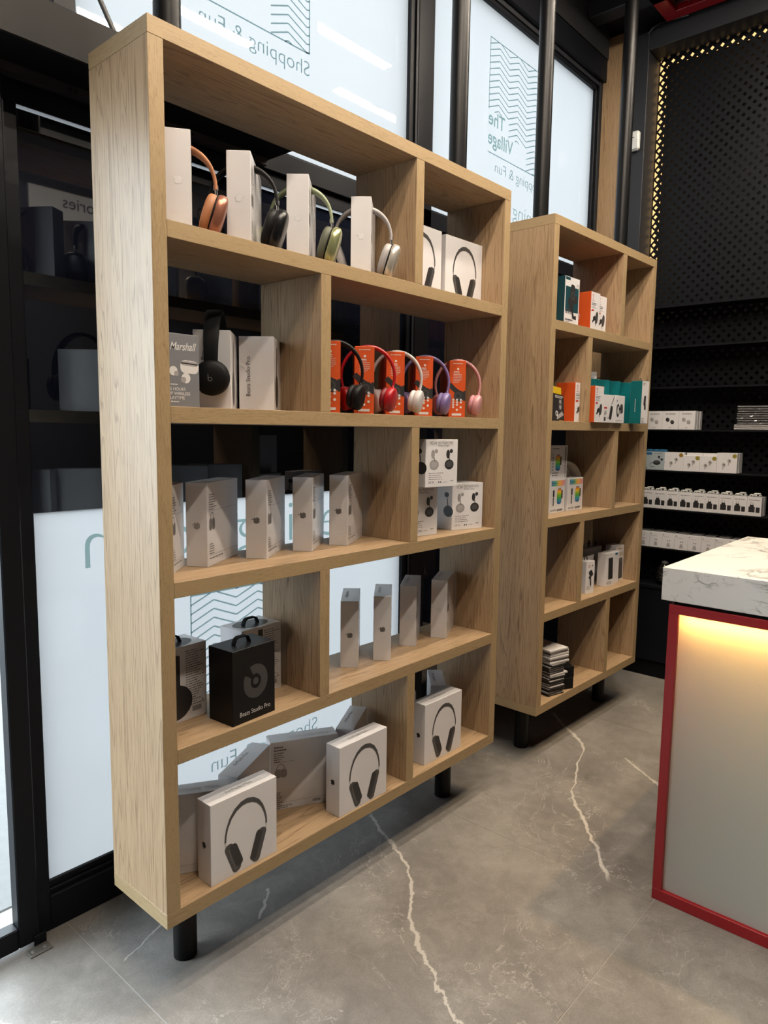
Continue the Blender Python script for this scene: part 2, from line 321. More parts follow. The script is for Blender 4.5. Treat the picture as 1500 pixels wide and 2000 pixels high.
    def text(s, fn, txt, u, v, cap, m=0, rot=0, align='l', maxw=None, shear=0, off=0, sx=1):
        V, F, w = glyphs(txt, shear, off); k = cap; w *= k * sx
        f = 1 if not maxw or w <= maxw else maxw / w
        dx = {'l': 0, 'c': -w * f / 2, 'r': -w * f}[align]; c, q = math.cos(rot), math.sin(rot); vs = []
        for x, y in V:
            x = x * k * sx * f + dx; y = y * k; vs.append(fn(u + x * c - y * q, v + x * q + y * c))
        return s.add(s.lift(fn, vs), F, m)
    def greek(s, fn, u, v, w, lines, lh, m=0, th=.35, seed=1):
        """illegibly small print: rows of word-sized dashes"""
        R = random.Random(seed); s.layer += 1; s.hold += 1
        for i in range(lines):
            x = 0; end = w * R.uniform(.55, 1)
            while x < end:
                l = min(R.uniform(.05, .17) * w, end - x)
                s.rect(fn, u + x, v - i * lh - lh * th, u + x + l, v - i * lh, m); x += l + .03 * w
        s.hold -= 1; return s
    def build(s, name, mats, parent=None, smooth_angle=None):
        me = bpy.data.meshes.new(name); me.from_pydata(s.v, [], s.f)
        mats = mats if isinstance(mats, (list, tuple)) else [mats]
        for m in mats: me.materials.append(m)
        me.polygons.foreach_set('material_index', s.mi); me.polygons.foreach_set('use_smooth', s.sm); me.update()
        bm = bmesh.new(); bm.from_mesh(me); bmesh.ops.recalc_face_normals(bm, faces=bm.faces) if False else None; bm.free()
        o = bpy.data.objects.new(name, me); C.objects.link(o)
        if parent: o.parent = parent
        return o
_G = {}
def glyphs(txt, shear=0, off=0):
    key = (txt, shear, off)
    if key in _G: return _G[key]
    cu = bpy.data.curves.new('lettering', 'FONT'); cu.body = txt; cu.size = 1; cu.shear = shear; cu.offset = off; cu.resolution_u = 3 if len(txt) > 14 else 5
    ob = bpy.data.objects.new('lettering', cu); C.objects.link(ob); dg = bpy.context.evaluated_depsgraph_get(); me = bpy.data.meshes.new_from_object(ob.evaluated_get(dg))
    V = [(v.co.x, v.co.y) for v in me.vertices]; F = [tuple(p.vertices) for p in me.polygons]; bpy.data.objects.remove(ob); bpy.data.curves.remove(cu); bpy.data.meshes.remove(me)
    CAPH = .682
    x0 = min([x for x, y in V] or [0]); V = [((x - x0) / CAPH, y / CAPH) for x, y in V]; w = max([x for x, y in V] or [0])
    _G[key] = (V, F, w); return _G[key]
def face(name, w, d, h, e=.0004):
    return {'front': lambda u, v: (u, -e, v), 'right': lambda u, v: (w + e, u, v), 'left': lambda u, v: (-e, d - u, v), 'top': lambda u, v: (u, v, h + e), 'back': lambda u, v: (w - u, d + e, v)}[name]
def tag(o, label=None, cat=None, group=None, kind=None):
    if label: o['label'] = label
    if cat: o['category'] = cat
    if group: o['group'] = group
    if kind: o['kind'] = kind
    return o
def thing(name, label, cat, loc=(0, 0, 0), rot=0, group=None, rx=0, ry=0):
    o = bpy.data.objects.new(name, None); C.objects.link(o); o.empty_display_size = .05; o.location = loc; o.rotation_euler = (math.radians(rx), math.radians(ry), math.radians(rot))
    return tag(o, label, cat, group)
def struct(name): 
    o = bpy.data.objects.new(name, None); C.objects.link(o); o['kind'] = 'structure'; return o
def copy_tree(o, loc=None, rot=None, label=None, group=None, parent=None):
    c = o.copy(); C.objects.link(c); c.parent = parent
    if loc is not None: c.location = loc
    if rot is not None: c.rotation_euler = (c.rotation_euler.x, c.rotation_euler.y, math.radians(rot))
    if label: c['label'] = label
    if group: c['group'] = group
    for ch in list(o.children): copy_tree(ch, parent=c)
    return c

# ------------------------------------------------------------------ the setting
CEILZ = 3.58
fl = MB(); fl.box(-3.3, -3.2, -.08, 3.5, .66, -.0012); FLOOR = fl.build('floor', GROUT); tag(FLOOR, kind='structure')
xs = [-.022 + 1.195 * k for k in range(-3, 4)]; ys = [-.696 + 1.2 * k for k in range(-2, 2)]
for i in range(len(xs) - 1):
    for j in range(-1, len(ys) - 1 + 1):
        y0 = ys[j] if j >= 0 else -3.2; y1 = ys[j + 1] if 0 <= j + 1 < len(ys) else .66
        if j == len(ys) - 1: y0 = ys[-1]
        if y1 - y0 < .02: continue
        t = MB(); t.box(max(xs[i], -3.3) + .0011, max(y0, -3.2) + .0011, -.0011, min(xs[i + 1], 3.5) - .0011, y1 - .0011, 0, c=.0004); t.build('tile', STONE, FLOOR)
m = MB(); m.box(-3.4, -3.2, CEILZ, 3.6, .7, CEILZ + .1); tag(m.build('ceiling', CEIL), kind='structure')
m = MB(); m.box(-3.4, -3.2, 0, -3.3, .7, CEILZ); tag(m.build('wall_left', WALLD), kind='structure')
m = MB(); m.box(-3.3, -3.2, 0, 3.5, -3.1, CEILZ); wb = tag(m.build('wall_back', WALLD), kind='structure')
m = MB(); m.box(3.36, -3.1, 0, 3.46, .66, CEILZ); WR = tag(m.build('wall_right', simple('wall_behind_mesh', (.012, .011, .011, 1), .7)), kind='structure')
m = MB(); m.box(-8, .7, -.1, 5, 9, -.02); tag(m.build('pavement', PVC), 'pale concrete pavement outside the glass front', 'pavement', kind='structure')

# window front: y .48 (frame face) ... glass at .515
FY, GY = .485, .515
def bar(mb, x0, z0, x1, z1, y0=FY, y1=.56, c=.002): mb.box(x0, y0, z0, x1, y1, z1, c=c)
def pane(name, x0, z0, x1, z1, mat, par, y=GY, th=.008):
    m = MB(); m.box(x0, y, z0, x1, y + th, z1); return m.build(name, mat, par)
def sheet(name, x0, z0, x1, z1, mat, par, y=GY):
    m = MB(); m.add([(x0, y, z0), (x1, y, z0), (x1, y, z1), (x0, y, z1)], [(0, 1, 2, 3)]); return m.build(name, mat, par)
w1 = struct('window_1'); w2 = struct('window_2'); w3 = struct('window_3')
m = MB(); bar(m, -.105, 0, -.064, 2.155); m.box(-.105, .50, 0, -.09, .53, 2.155); m.build('stile', BLACK, w1)
m = MB(); bar(m, -.064, 0, 1.428, .098); bar(m, -.064, .098, 1.428, .112, FY + .012); bar(m, -.064, .112, 1.428, .131, FY + .02); m.build('bottom_rail', BLACK, w1)
sheet('frosted_pane', -.064, .131, 1.43, 1.151, FILM, w1); pane('black_pane', -.064, 1.151, 1.43, 2.150, BGLASS, w1)
m = MB(); bar(m, -3.3, 2.154, 3.066, 2.205, .50); bar(m, -3.3, 2.205, 3.066, 2.272); bar(m, -3.3, 2.272, 3.066, 2.283, FY + .014); m.build('transom', BLACK, w1)
sheet('upper_frosted_pane', .092, 2.283, 1.43, 3.24, FILM, w1)
m = MB(); bar(m, 1.428, 0, 1.452, 3.24, FY + .012); bar(m, 1.452, 0, 1.466, 3.24, FY + .004); bar(m, 1.466, 0, 1.562, 3.24); m.build('mullion', BLACK, w1)
m = MB(); m.box(1.452, FY + .0035, 0, 1.464, FY + .01, 3.24); m.build('mullion_bead', GREYM, w1)
m = MB(); bar(m, .034, 2.283, .092, 3.24); m.build('upper_mullion', BLACK, w1)
pane('black_pane', 1.562, .0, 3.01, 2.154, BGLASS, w2); sheet('upper_frosted_pane', 1.562, 2.283, 3.01, 3.24, FILM, w2)
m = MB(); m.box(2.105, GY - .004, 0, 2.111, GY, 2.154); m.build('glass_joint', GREYM, w2)
m = MB(); bar(m, -3.3, 3.24, 3.066, 3.262, FY + .012); bar(m, -3.3, 3.285, 3.066, 3.40, FY - .02); m.build('head_rail', BLACK, w2)
m = MB(); m.box(-3.3, FY + .004, 3.262, 3.06, .56, 3.285); m.build('head_bead', GREYM, w2)
m = MB(); bar(m, 3.01, 0, 3.03, 3.3, FY + .012); bar(m, 3.03, 0, 3.066, 3.3, FY); bar(m, 3.066, 0, 3.125, 3.4, .525); m.build('jamb', BLACK, w2)
m = MB(); m.box(3.036, FY - .001, 2.0, 3.046, FY + .001, 3.28); m.build('jamb_bead', GREYM, w2)
m = MB(); m.box(-3.3, .535, 3.40, 3.5, .66, CEILZ); m.box(-3.3, .46, 3.40, 3.066, .535, CEILZ); tag(m.build('wall_front', CEIL), kind='structure')
# left: more frosted glass over an added black pane
sheet('upper_frosted_pane', -3.3, 2.283, .034, 3.24, FILM, w3)
m = MB(); m.add([(-3.3, .53, .05), (-1.3, .53, .05), (-1.3, .53, 2.154), (-3.3, .53, 2.154)], [(0, 1, 2, 3)]); m.build('black_pane', BGLASS, w3)  # out of view; blacked out to narrow the opening that lets daylight in
m = MB(); bar(m, -3.3, 0, -1.25, .07); bar(m, -1.32, 0, -1.25, 2.154); m.build('frame', BLACK, w3)
# sliding leaf in front
d1 = struct('door_1')
m = MB(); m.box(-.160, .455, .012, -.108, .497, 2.19, c=.003); m.box(-.108, .462, .012, -.103, .49, 2.19); m.build('stile', BLACK, d1)
m = MB(); m.box(-1.30, .455, .012, -.160, .495, .070, c=.003); m.build('bottom_rail', BLACK, d1)
m = MB(); m.box(-1.30, .455, 2.13, -.160, .495, 2.19, c=.003); m.build('top_rail', BLACK, d1)
m = MB(); m.box(-1.36, .455, .012, -1.30, .495, 2.19, c=.003); m.build('stile', BLACK, d1)
m = MB(); m.add([(-1.3, .475, .07), (-.16, .475, .07), (-.16, .475, 2.13), (-1.3, .475, 2.13)], [(0, 1, 2, 3)]); m.build('glass_pane', GLASS, d1)
# operator box over the door
tr = struct('trim_1')
m = MB(); m.box(-3.3, .335, 2.228, .705, .485, 2.335, c=.003); m.build('operator_cover', simple('header_black', (.008, .0075, .008, 1), .5, spec=.2), tr)
m = MB(); m.box(-3.3, .464, 2.206, .69, .4845, 2.228); m.build('track_strip', simple('track_grey', (.05, .047, .05, 1), .5), tr)
m = MB()
for x in (.06, .075, .40, .415, .62, .635): m.cyl((x, .4635, 2.217), (x, .4642, 2.217), .0035, 10)
m.build('screw_hole', BLACKM, tr)
m = MB(); m.tube([(.12, .47, 2.56), (.135, .45, 2.46), (.155, .44, 2.41), (.17, .43, 2.37), (.178, .42, 2.336)], .0065, 8)
tag(m.build('power_cable', CABLE), 'grey power cable drooping onto the black door header', 'cable')
m = MB(); m.tube([(.60, .478, 2.20), (.602, .47, 2.225), (.60, .475, 2.206), (.60, .50, 2.14)], .004, 6); tag(m.build('sensor_cable', CABLE), 'thin dark cable hanging under the end of the door header', 'cable')
g = thing('door_guide', 'worn black metal door guide bracket screwed to the floor', 'bracket', (-.12, .438, 0))
m = MB(); m.box(-.028, -.024, 0, .028, .012, .004, c=.001); m.build('base_plate', ZINC, g)
m = MB(); m.box(-.004, .012, .0, .028, .018, .03, c=.001); m.build('guide_tongue', BLACK, g)
for x in (-.015, .015):
    m = MB(); m.lathe(((0, .0062), (.004, .006), (.0062, .004)), 12, T=Matrix.Translation((x, -.006, 0))); m.build('screw', ZINC, g)

# lettering on the film (reads from outside, so mirrored in here)
def graphic(x1, z0, s, par, opening=None):
    """logo square with its right edge (seen from outside: left) at x1, underline at z0; s = width"""
    y = GY - .0012; fn = lambda u, v: (x1 - u * s, y, z0 + v * s)   # u to the left as seen from inside
    MB0 = MB; MB_ = lambda: MB0(0)
    m = MB_(); lw = .009
    top, p = .968, .0535; per = 1 / 3.05; am = .066
    m.stroke(fn, ((0, 0), (0, top)), lw); m.stroke(fn, ((-.004, top), (1.0, top)), lw); m.stroke(fn, ((1.0, top), (1.0, .366)), lw); m.stroke(fn, ((0, 0), (1.0, 0)), lw)
    def zz(u): f = (u / per + .43) % 1; return am * (2 * abs(f - .5))   # triangle
    knots = sorted(set([0, 1.0] + [k * per / 2 + per * .005 + o for k in range(0, 8) for o in (0,) if 0 < k * per / 2 + per * .005 < 1]))
    k = -2
    while k * p < 1.1:
        base = k * p; k += 1
        seg = []
        N = 120
        for i in range(N + 1):
            u = i / N; v = base + zz(u)
            umax = 1.0 if v > .36 else (.668 if v > .21 else .335)
            ok = 0 <= v <= top and u <= umax
            if ok: seg.append((u, v))
            if (not ok or i == N) and len(seg) > 1:
                q = [seg[0]]
                for a, b, c in zip(seg, seg[1:], seg[2:]):
                    if abs((b[1] - a[1]) - (c[1] - b[1])) > 1e-6: q.append(b)
                q.append(seg[-1]); m.stroke(fn, q, lw); seg = []
            elif not ok: seg = []
    m.build('logo_lines', LETTER2, par)
    m = MB_(); m.text(fn, 'The', 1.0, .24, .118, align='r', off=.012); m.text(fn, 'Village', 1.0, .075, .118, align='r', off=.012, sx=.94); m.build('logo_name', LETTER, par)
    m = MB_(); m.text(fn, 'Shopping & Fun', 0, -.145, .092, off=-.012, maxw=1.0, sx=1.05); m.build('logo_tagline', LETTER2, par)
graphic(.914, 2.636, .5, w1); graphic(2.5, 2.636, .5, w2); graphic(.959, .324, .545, w1)
fn = lambda u, v: (u, GY - .0012, v)
def opening(xn, sc_, z, par):
    """'Opening soon': xn = left leg of the last n as seen from inside"""
    V, F, w = glyphs('Opening soon', 0, -.014); m = MB(); k = sc_; m.add([(xn + (w - x) * k * 1.06, GY - .0012, z + y * k) for x, y in V], F); m.build('opening_lettering', LETTER, par)
opening(.08, .149, .984, w1); opening(1.987, .070, 2.396, w2)

# end wall on the right: oak strip, column, recessed perforated panel
t2 = struct('trim_2'); m = MB(); m.box(3.13, .405, 0, 3.2, .53, 3.545); m.build('oak_board', OAK_V, t2)
m = MB(); m.box(3.124, .400, 0, 3.2, .405, 3.54); m.build('edge_strip', SILVER, t2)
t3 = struct('trim_3'); m = MB(); m.box(3.115, .257, 0, 3.36, .397, 3.50, c=.003); m.build('column_cladding', GREYM, t3)
t4 = struct('trim_4'); m = MB(); m.box(3.115, -3.1, 3.405, 3.36, .256, 3.515, c=.003); m.build('header_cladding', GREYM, t4)
m = MB()
pt = .0355; hs = .0080; r2 = math.sqrt(.5)
PX = 3.255
for a in range(-110, 110):
    for b in range(-110, 110):
        cy_ = (a - b) * pt * r2 - .9; cz = (a + b) * pt * r2 + 1.9
        if not (-2.1 < cy_ < .236 and .53 < cz < 3.415): continue
        o = len(m.v); h = pt * .5 * 2 * r2; q = hs * 2 * r2
        out = ((0, -h), (h, 0), (0, h), (-h, 0)); inn = ((0, -q), (q, 0), (0, q), (-q, 0))
        m.v += [(PX, cy_ + u, cz + v) for u, v in out] + [(PX, cy_ + u, cz + v) for u, v in inn] + [(PX + .004, cy_ + u, cz + v) for u, v in inn]
        for k in range(4):
            l = (k + 1) % 4; m.f += [[o + k, o + l, o + 4 + l, o + 4 + k], [o + 4 + k, o + 4 + l, o + 8 + l, o + 8 + k]]; m.mi += [0, 0]; m.sm += [False, False]
t5 = struct('trim_5'); pp = m.build('perforated_sheet', simple('black_perforated_steel', (.004, .005, .0075, 1), .5, spec=.16), t5); pp['kind'] = 'stuff'
m = MB(); m.box(3.27, .215, 2.07, 3.275, .252, 3.40); m.box(3.27, -2.1, 3.37, 3.275, .252, 3.402); m.build('led_strip', LEDW, t5)
# black shelves and base cabinet on that wall
SHX0, SHX1 = 3.112, 3.254
place = ('topmost', 'second from the top', 'third from the top', 'fourth from the top', 'fifth from the top', 'sixth from the top', 'lowest')
cont = ('bare', 'bare', 'bare', 'earbud cartons on it', 'blue and white cartons on it', 'plug cartons on it', 'small white cartons on it')
SZ = (2.06, 1.845, 1.63, 1.402, 1.18, .968, .75)
for k, z in enumerate(SZ):
    m = MB(); m.box(SHX0, -2.1, z - .008, SHX1, .255, z, c=.001); o = m.build('wall_shelf', BLACKM)
    tag(o, 'thin black wall shelf, %s, %s' % (place[k], cont[k]), 'shelf', 'black wall shelves')
bc = thing('base_cabinet', 'low black cabinet along the foot of the perforated wall', 'cabinet', (0, 0, 0))
m = MB(); m.box(3.118, -2.1, .515, 3.345, .255, .535, c=.002); m.build('worktop', BLACK, bc)
m = MB(); m.box(3.145, -2.1, .0, 3.34, .25, .095); m.build('plinth', BLACKM, bc)
for k in range(5):
    m = MB(); m.box(3.126, .252 - .47 * (k + 1) + .002,   .097, 3.34, .252 - .47 * k - .002, .51, c=.002); m.build('door', BLACK, bc)
# ceiling: beam, red grille, motion detector
m = MB(); m.box(2.80, -2.4, 3.50, 2.90, .458, CEILZ - .001, c=.004); tag(m.build('ceiling_beam', GREYM), 'dark grey steel beam crossing the black ceiling beside the window', 'beam')
g = thing('ceiling_grille', 'red framed square grille in the black ceiling over the wall corner', 'grille', (2.86, -.31, 3.50))
m = MB()
for a, b in (((-.23, -.47), (.23, -.40)), ((-.23, .40), (.23, .47)), ((-.23, -.40), (-.16, .40)), ((.16, -.40), (.23, .40))): m.box(a[0], a[1], 0, b[0], b[1], .04, c=.003)
m.build('frame', RED, g)
m = MB()
for k in range(14): m.box(-.16, -.39 + .06 * k, .02, .16, -.386 + .06 * k, .035)
for k in range(6): m.box(-.14 + .055 * k, -.40, .02, -.136 + .055 * k, .40, .035)
o = m.build('grid', simple('grid_bronze', (.13, .05, .045, 1), .5), g); m = MB(); m.box(-.2, -.44, .042, .2, .44, .06); m.build('back_plate', BLACKM, g)
m = MB(); m.tube([(3.10, .26, 3.48), (3.09, .235, 3.496), (3.09, .2, 3.506), (3.09, .15, 3.507), (3.09, .05, 3.497)], .004, 6); tag(m.build('cable', CABLE), 'thin pale cable arching from the column top to the red grille', 'cable')
g = thing('motion_detector', 'small white motion detector on the dark grey column', 'detector', (3.113, .305, 2.90))
m = MB(); m.box(-.032, -.03, 0, 0, .03, .10, c=.009); m.build('housing', WHITEB, g); m = MB(); m.box(-.0328, -.024, .006, -.0315, .024, .056, c=.0004); m.build('lens', simple('detector_lens', (.7, .71, .72, 1), .3), g); m = MB(); m.box(-.0332, -.005, .064, -.0315, .005, .067); m.build('indicator', INK, g)
# linear ceiling lights
def light(x, y, label, grp='linear ceiling lights'):
    g = thing('ceiling_light', label, 'ceiling light', (x, y, 3.5), 0, grp)
    m = MB(); m.box(0, -.034, .006, .645, .034, CEILZ - 3.5 - .001); m.build('housing', GREYM, g)
    for s in (-1, 1):
        m = MB(); m.box(.004, s * .019 - .0105, 0, .641, s * .019 + .0105, .006); m.build('tube', TUBE, g)
for x, y, k in ((1.875, -.555, 'long twin strip light mirrored whole in the upper window pane'), (1.2, -.985, 'twin strip light mirrored across the window tagline'), (2.51, -.98, 'twin strip light mirrored low in the upper window pane'), (.645, -1.40, 'twin strip light mirrored over the door header')): light(x, y, k)
for x, y in ((.565, -.555), (-.745, -.555), (-.11, -.985), (-.665, -1.40)):
    light(x, y, 'twin strip ceiling light out of the picture')
g = thing('spot_downlight', 'warm ceiling spotlight above the marble counter, out of the picture', 'spotlight', (1.95, -1.25, CEILZ - .001))
m = MB(); m.lathe([(.045, 0), (.05, 0), (.05, -.09), (.043, -.09), (.043, -.005)], 24); m.build('can', BLACKM, g)
sd = bpy.data.lights.new('spot_lamp', 'SPOT'); sd.energy = 170; sd.color = (1, .66, .28); sd.spot_size = math.radians(62); sd.spot_blend = .7; sd.shadow_soft_size = .03
so = bpy.data.objects.new('spot_lamp', sd); C.objects.link(so); so.parent = g; so.location = (0, 0, -.07)
# white sign boards on the far wall, seen mirrored in the black glass
g = thing('sign_board', 'white board lettered Accessories mirrored in the black glass', 'sign', (0, -3.098, 0))
m = MB(); m.box(1.475, 0, 2.78, 3.1, .02, 3.115); m.build('board', SIGN, g); m = MB(); m.text(lambda u, v: (u, .0206, v), 'Accessories', 0, 0, .06) if False else None
V, F, w = glyphs('Accessories', 0, .004); m = MB(); m.add([(1.72 + (w - x) * .085, .0208, 3.0 + y * .085) for x, y in V], F); m.build('lettering', INK, g)
m = MB(); m.box(1.475, -3.098, 3.37, 3.1, -3.075, 3.525); tag(m.build('blank_sign', SIGN), 'long blank white panel mirrored high in the black glass', 'panel')
m = MB(); m.box(1.20, -3.098, 2.78, 1.41, -3.078, 3.11); tag(m.build('blank_sign', SIGN), 'narrow white panel mirrored at the edge of the black glass', 'panel')

# ------------------------------------------------------------------ display shelves
T_, D_, H0, HB = .0363, .248, .21, 2.0
ZT = [H0 + T_ + .3928 * k for k in range(5)]; Z5, Z4, Z3, Z2, Z1 = ZT
def shelf_unit(label, loc, rot, Wd, da, db, legs):
    g = thing('display_shelf', label, 'shelf', loc, rot, 'oak display shelves')
    def board(name, x0, z0, x1, z1, mats, fm):
        m = MB(); m.box(x0, 0, z0, x1, D_, z1, c=.0007, fm=fm); m.build(name, mats, g)
    hz = dict(f=1, b=1, l=2, r=2); vt = dict(f=1, b=1)
    board('top_panel', 0, H0 + HB - T_, Wd, H0 + HB, [OAK_X, OAK_EX, OAK_EY], hz); board('bottom_panel', 0, H0, Wd, H0 + T_, [OAK_X, OAK_EX, OAK_EY], hz)
    e = .0004
    for x in (0, Wd - T_): board('side_panel', x, H0 + T_ + e, x + T_, H0 + HB - T_ - e, [OAK_V, OAK_EV], vt)
    for k in range(1, 5): board('shelf_board', T_ + e, ZT[k] - T_, Wd - T_ - e, ZT[k], [OAK_X, OAK_EX], dict(f=1, b=1))
    for k in range(5):
        x = (da, db, da, db, da)[k]; top = (H0 + HB - T_) if k == 4 else ZT[k + 1] - T_
        board('divider', x, ZT[k] + e, x + T_, top - e, [OAK_V, OAK_EV], vt)
    for x in legs:
        m = MB(); m.cyl((x, .14, 0), (x, .14, H0), .0305, 28); m.build('leg', POLE, g)
        m = MB(); m.cyl((x, .14, H0 + HB), (x, .14, CEILZ - .001), .031, 28); m.build('pole', POLE, g)
    return g
shelf_unit('wide open oak shelf on black legs near the glass door', (0, 0, 0), 0, 1.390, .870, .486, (.135, 1.262))
shelf_unit('narrower open oak shelf standing behind the wide one', (1.7136, .0036, 0), -.88, .987, .617, .318, (.125, .875))

# ------------------------------------------------------------------ printed artwork
APPLE = ((0, .30), (.10, .335), (.22, .345), (.31, .30), (.36, .25), (.29, .18), (.265, .09), (.285, 0), (.34, -.06), (.395, -.085), (.36, -.20), (.28, -.34), (.19, -.42), (.10, -.42), (0, -.385), (-.10, -.42), (-.19, -.42), (-.28, -.34), (-.36, -.19), (-.395, -.02), (-.375, .14), (-.31, .27), (-.21, .34), (-.10, .33))
LEAF = ((0, .385), (.015, .47), (.08, .545), (.165, .575), (.155, .48), (.095, .405))
def apple(mb, fn, u, v, s, m=0, rot=90):
    c, q = math.cos(math.radians(rot)), math.sin(math.radians(rot)); r = lambda P: [(u + (x * c - y * q) * s, v + (x * q + y * c) * s) for x, y in P]
    mb.poly(fn, r(APPLE), m); mb.poly(fn, r(LEAF), m)
def can_art(mb, fn, w, h, ms):
    """over-ear headphones printed on a carton front: ms = slots (band, shell, cushion, steel)"""
    b, s, c, st = ms; P = lambda u, v: (u * w, v * h)
    arc = [(.205, .455), (.212, .54), (.235, .63), (.285, .73), (.36, .81), (.45, .855), (.53, .865), (.62, .845), (.70, .795), (.76, .72), (.80, .63), (.825, .54), (.83, .455)]
    ww = [.026, .028, .032, .040, .052, .062, .066, .062, .052, .040, .032, .028, .026]
    mb.stroke(fn, [P(*p) for p in arc], [x * w for x in ww], b)
    mb.stroke(fn, [P(.206, .46), P(.215, .395)], .011 * w, st); mb.stroke(fn, [P(.829, .46), P(.818, .40)], .011 * w, st)
    mb.rrect(fn, *P(.315, .225), .13 * w, .41 * h, .055 * w, math.radians(21), s); mb.rrect(fn, *P(.365, .245), .115 * w, .33 * h, .056 * w, math.radians(21), c)
    mb.rrect(fn, *P(.715, .225), .125 * w, .42 * h, .055 * w, math.radians(-19), s); mb.rrect(fn, *P(.668, .24), .10 * w, .37 * h, .048 * w, math.radians(-19), c)
    mb.stroke(fn, [P(.262, .35), P(.30, .2), P(.36, .06)], .012 * w, st + 1)
CARD = .0009
def carton(name, label, loc, rot, w, d, h, mat, group=None, fm=None, mats=None, cat='box', rx=0, ry=0, seam=True):
    g = thing(name, label, cat, loc, rot, group, rx, ry)
    m = MB(); m.box(0, 0, 0, w, d, h, c=CARD, fm=fm); m.build('carton', mats or mat, g); return g
def art(name, g, mats, fill):
    m = MB(); fill(m)
    o = m.build(name, mats, g)
    if name in ('small_print', 'white_print'): o['kind'] = 'stuff'
    return o
def front_box(label, loc, rot, group='headphone cartons showing their front'):
    w, d, h = .209, .0565, .213; g = carton('headphone_box', label, loc, rot, w, d, h, WHITE, group)
    f, l, t = face('front', w, d, h), face('left', w, d, h), face('top', w, d, h)
    art('headphone_picture', g, [SHADE2, SHADE2, SHADE, CHROME, INKG], lambda m: can_art(m, f, w, h, (0, 1, 2, 3)))
    art('logo', g, INK, lambda m: apple(m, l, d * .5, h * .47, .02, 0, 180))
    art('lettering', g, INKL, lambda m: m.text(t, 'AirPods Max', w * .5, d * .4, .011, align='c')); return g
def spine_box(label, loc, rot, group, foil, d=.2, w=.057, h=.212, name='headphone_box', side=True):
    g = carton(name, label, loc, rot, w, d, h, WHITE, group); f, r, t = face('front', w, d, h), face('right', w, d, h), face('top', w, d, h)
    art('logo', g, foil, lambda m: apple(m, f, w * .5, h * .49, .022))
    if side:
        def fill(m):
            m.greek(r, .012, h * .86, .05, 7, .0062, 0, .42, 3); m.greek(r, .012, h * .27, .03, 5, .006, 0, .4, 4); m.greek(r, .012, h * .1, .1, 1, .006, 0, .4, 5)
            m.stroke(r, ((.012, h * .66), (d - .012, h * .66)), .0006); m.stroke(r, ((.012, h * .13), (d - .012, h * .13)), .0006); m.disc(r, .016, h * .68, .0022)
        art('small_print', g, INKG, fill)
        def icon(m):
            m.stroke(r, [(.028 + .0125 * math.cos(a), h * .545 + .02 * math.sin(a)) for a in (math.pi * k / 10 for k in range(11))], .0022)
            for s in (-1, 1): m.rrect(r, .028 + s * .009, h * .5, .016, .03, .007)
        art('headphone_icon', g, INKG, icon)
    art('lettering', g, INKG, lambda m: m.text(t, 'AirPods Max', w * .38, d * .28, .011, rot=math.pi / 2)); return g
def back_box(label, loc, rot, group=None):
    w, d, h = .209, .057, .212; g = carton('headphone_box', label, loc, rot, w, d, h, WHITE, group); f, t = face('front', w, d, h), face('top', w, d, h)
    def fill(m):
        m.greek(f, .012, h * .93, .045, 2, .009, 0, .5, 1); m.greek(f, .012, h * .84, .03, 5, .0065, 0, .45, 2); m.greek(f, .012, h * .26, .03, 8, .006, 0, .4, 3); m.greek(f, .012, h * .06, .07, 2, .006, 0, .4, 9)
        m.stroke(f, ((.012, h * .70), (.075, h * .70)), .0007); m.stroke(f, ((.012, h * .105), (w - .03, h * .105)), .0006)
        for k in range(16): m.rect(f, w * .62 + k * .0016, h * .045, w * .62 + k * .0016 + (.0011 if k % 3 else .0006), h * .085)
    art('small_print', g, INKG, fill)
    def icon(m):
        m.stroke(f, [(.032 + .0135 * math.cos(a), h * .56 + .024 * math.sin(a)) for a in (math.pi * k / 10 for k in range(11))], .0024)
        for s in (-1, 1): m.rrect(f, .032 + s * .0085, h * .535, .02, .028, .009)
    art('headphone_icon', g, INKL, icon)
    art('lettering', g, INKW, lambda m: m.text(t, 'AirPods Max', w * .3, d * .3, .016)); return g

# ------------------------------------------------------------------ headphones
def big_headphones(label, loc, rot, band, cush, shell, group='over-ear headphones on the top shelf'):
    g = thing('headphones', label, 'headphones', loc, rot, group)
    pts = []; hw = []
    for i in range(25):
        a = math.pi * i / 24; x = .083 * math.cos(a); z = .112 + .088 * math.sin(a) ** .85; k = math.sin(a)
        pts.append((x, 0, z)); hw.append((.0075 + .014 * max(0, k - .35), .0042 + .0048 * max(0, k - .3)))
    m = MB(); m.sweep(pts, hw, 12, e=.8); m.build('headband', band, g)
    for s in (-1, 1):
        m = MB(); m.cyl((s * .083, 0, .115), (s * .087, 0, .078), .0033, 12); m.cyl((s * .083, 0, .122), (s * .0832, 0, .112), .0058, 12); m.build('slider_arm', CHROME, g)
        T = Matrix.Translation((s * .079, 0, .052)) @ Matrix.Rotation(s * math.radians(17), 4, 'Y')
        m = MB(); m.sell((s * .008, 0, 0), .0155, .04, .051, .55, .75, T=T); c = m.build('ear_cup', shell, g)
        m = MB(); m.sell((-s * .014, 0, -.001), .015, .037, .047, .6, .75, T=T, ridge=.012, rn=22); m.build('ear_cushion', cush, c)
        m = MB(); m.torus((-s * .004, 0, 0), .041, .0022, 'x', 28, 6, T=T @ Matrix.Diagonal((1, .93, 1.15, 1))); m.build('trim_ring', BLACKM, c)
        m = MB(); m.cyl((s * .0885, 0, .083), (s * .0875, 0, .072), .0052, 12); m.build('hinge', shell, g)
    return g
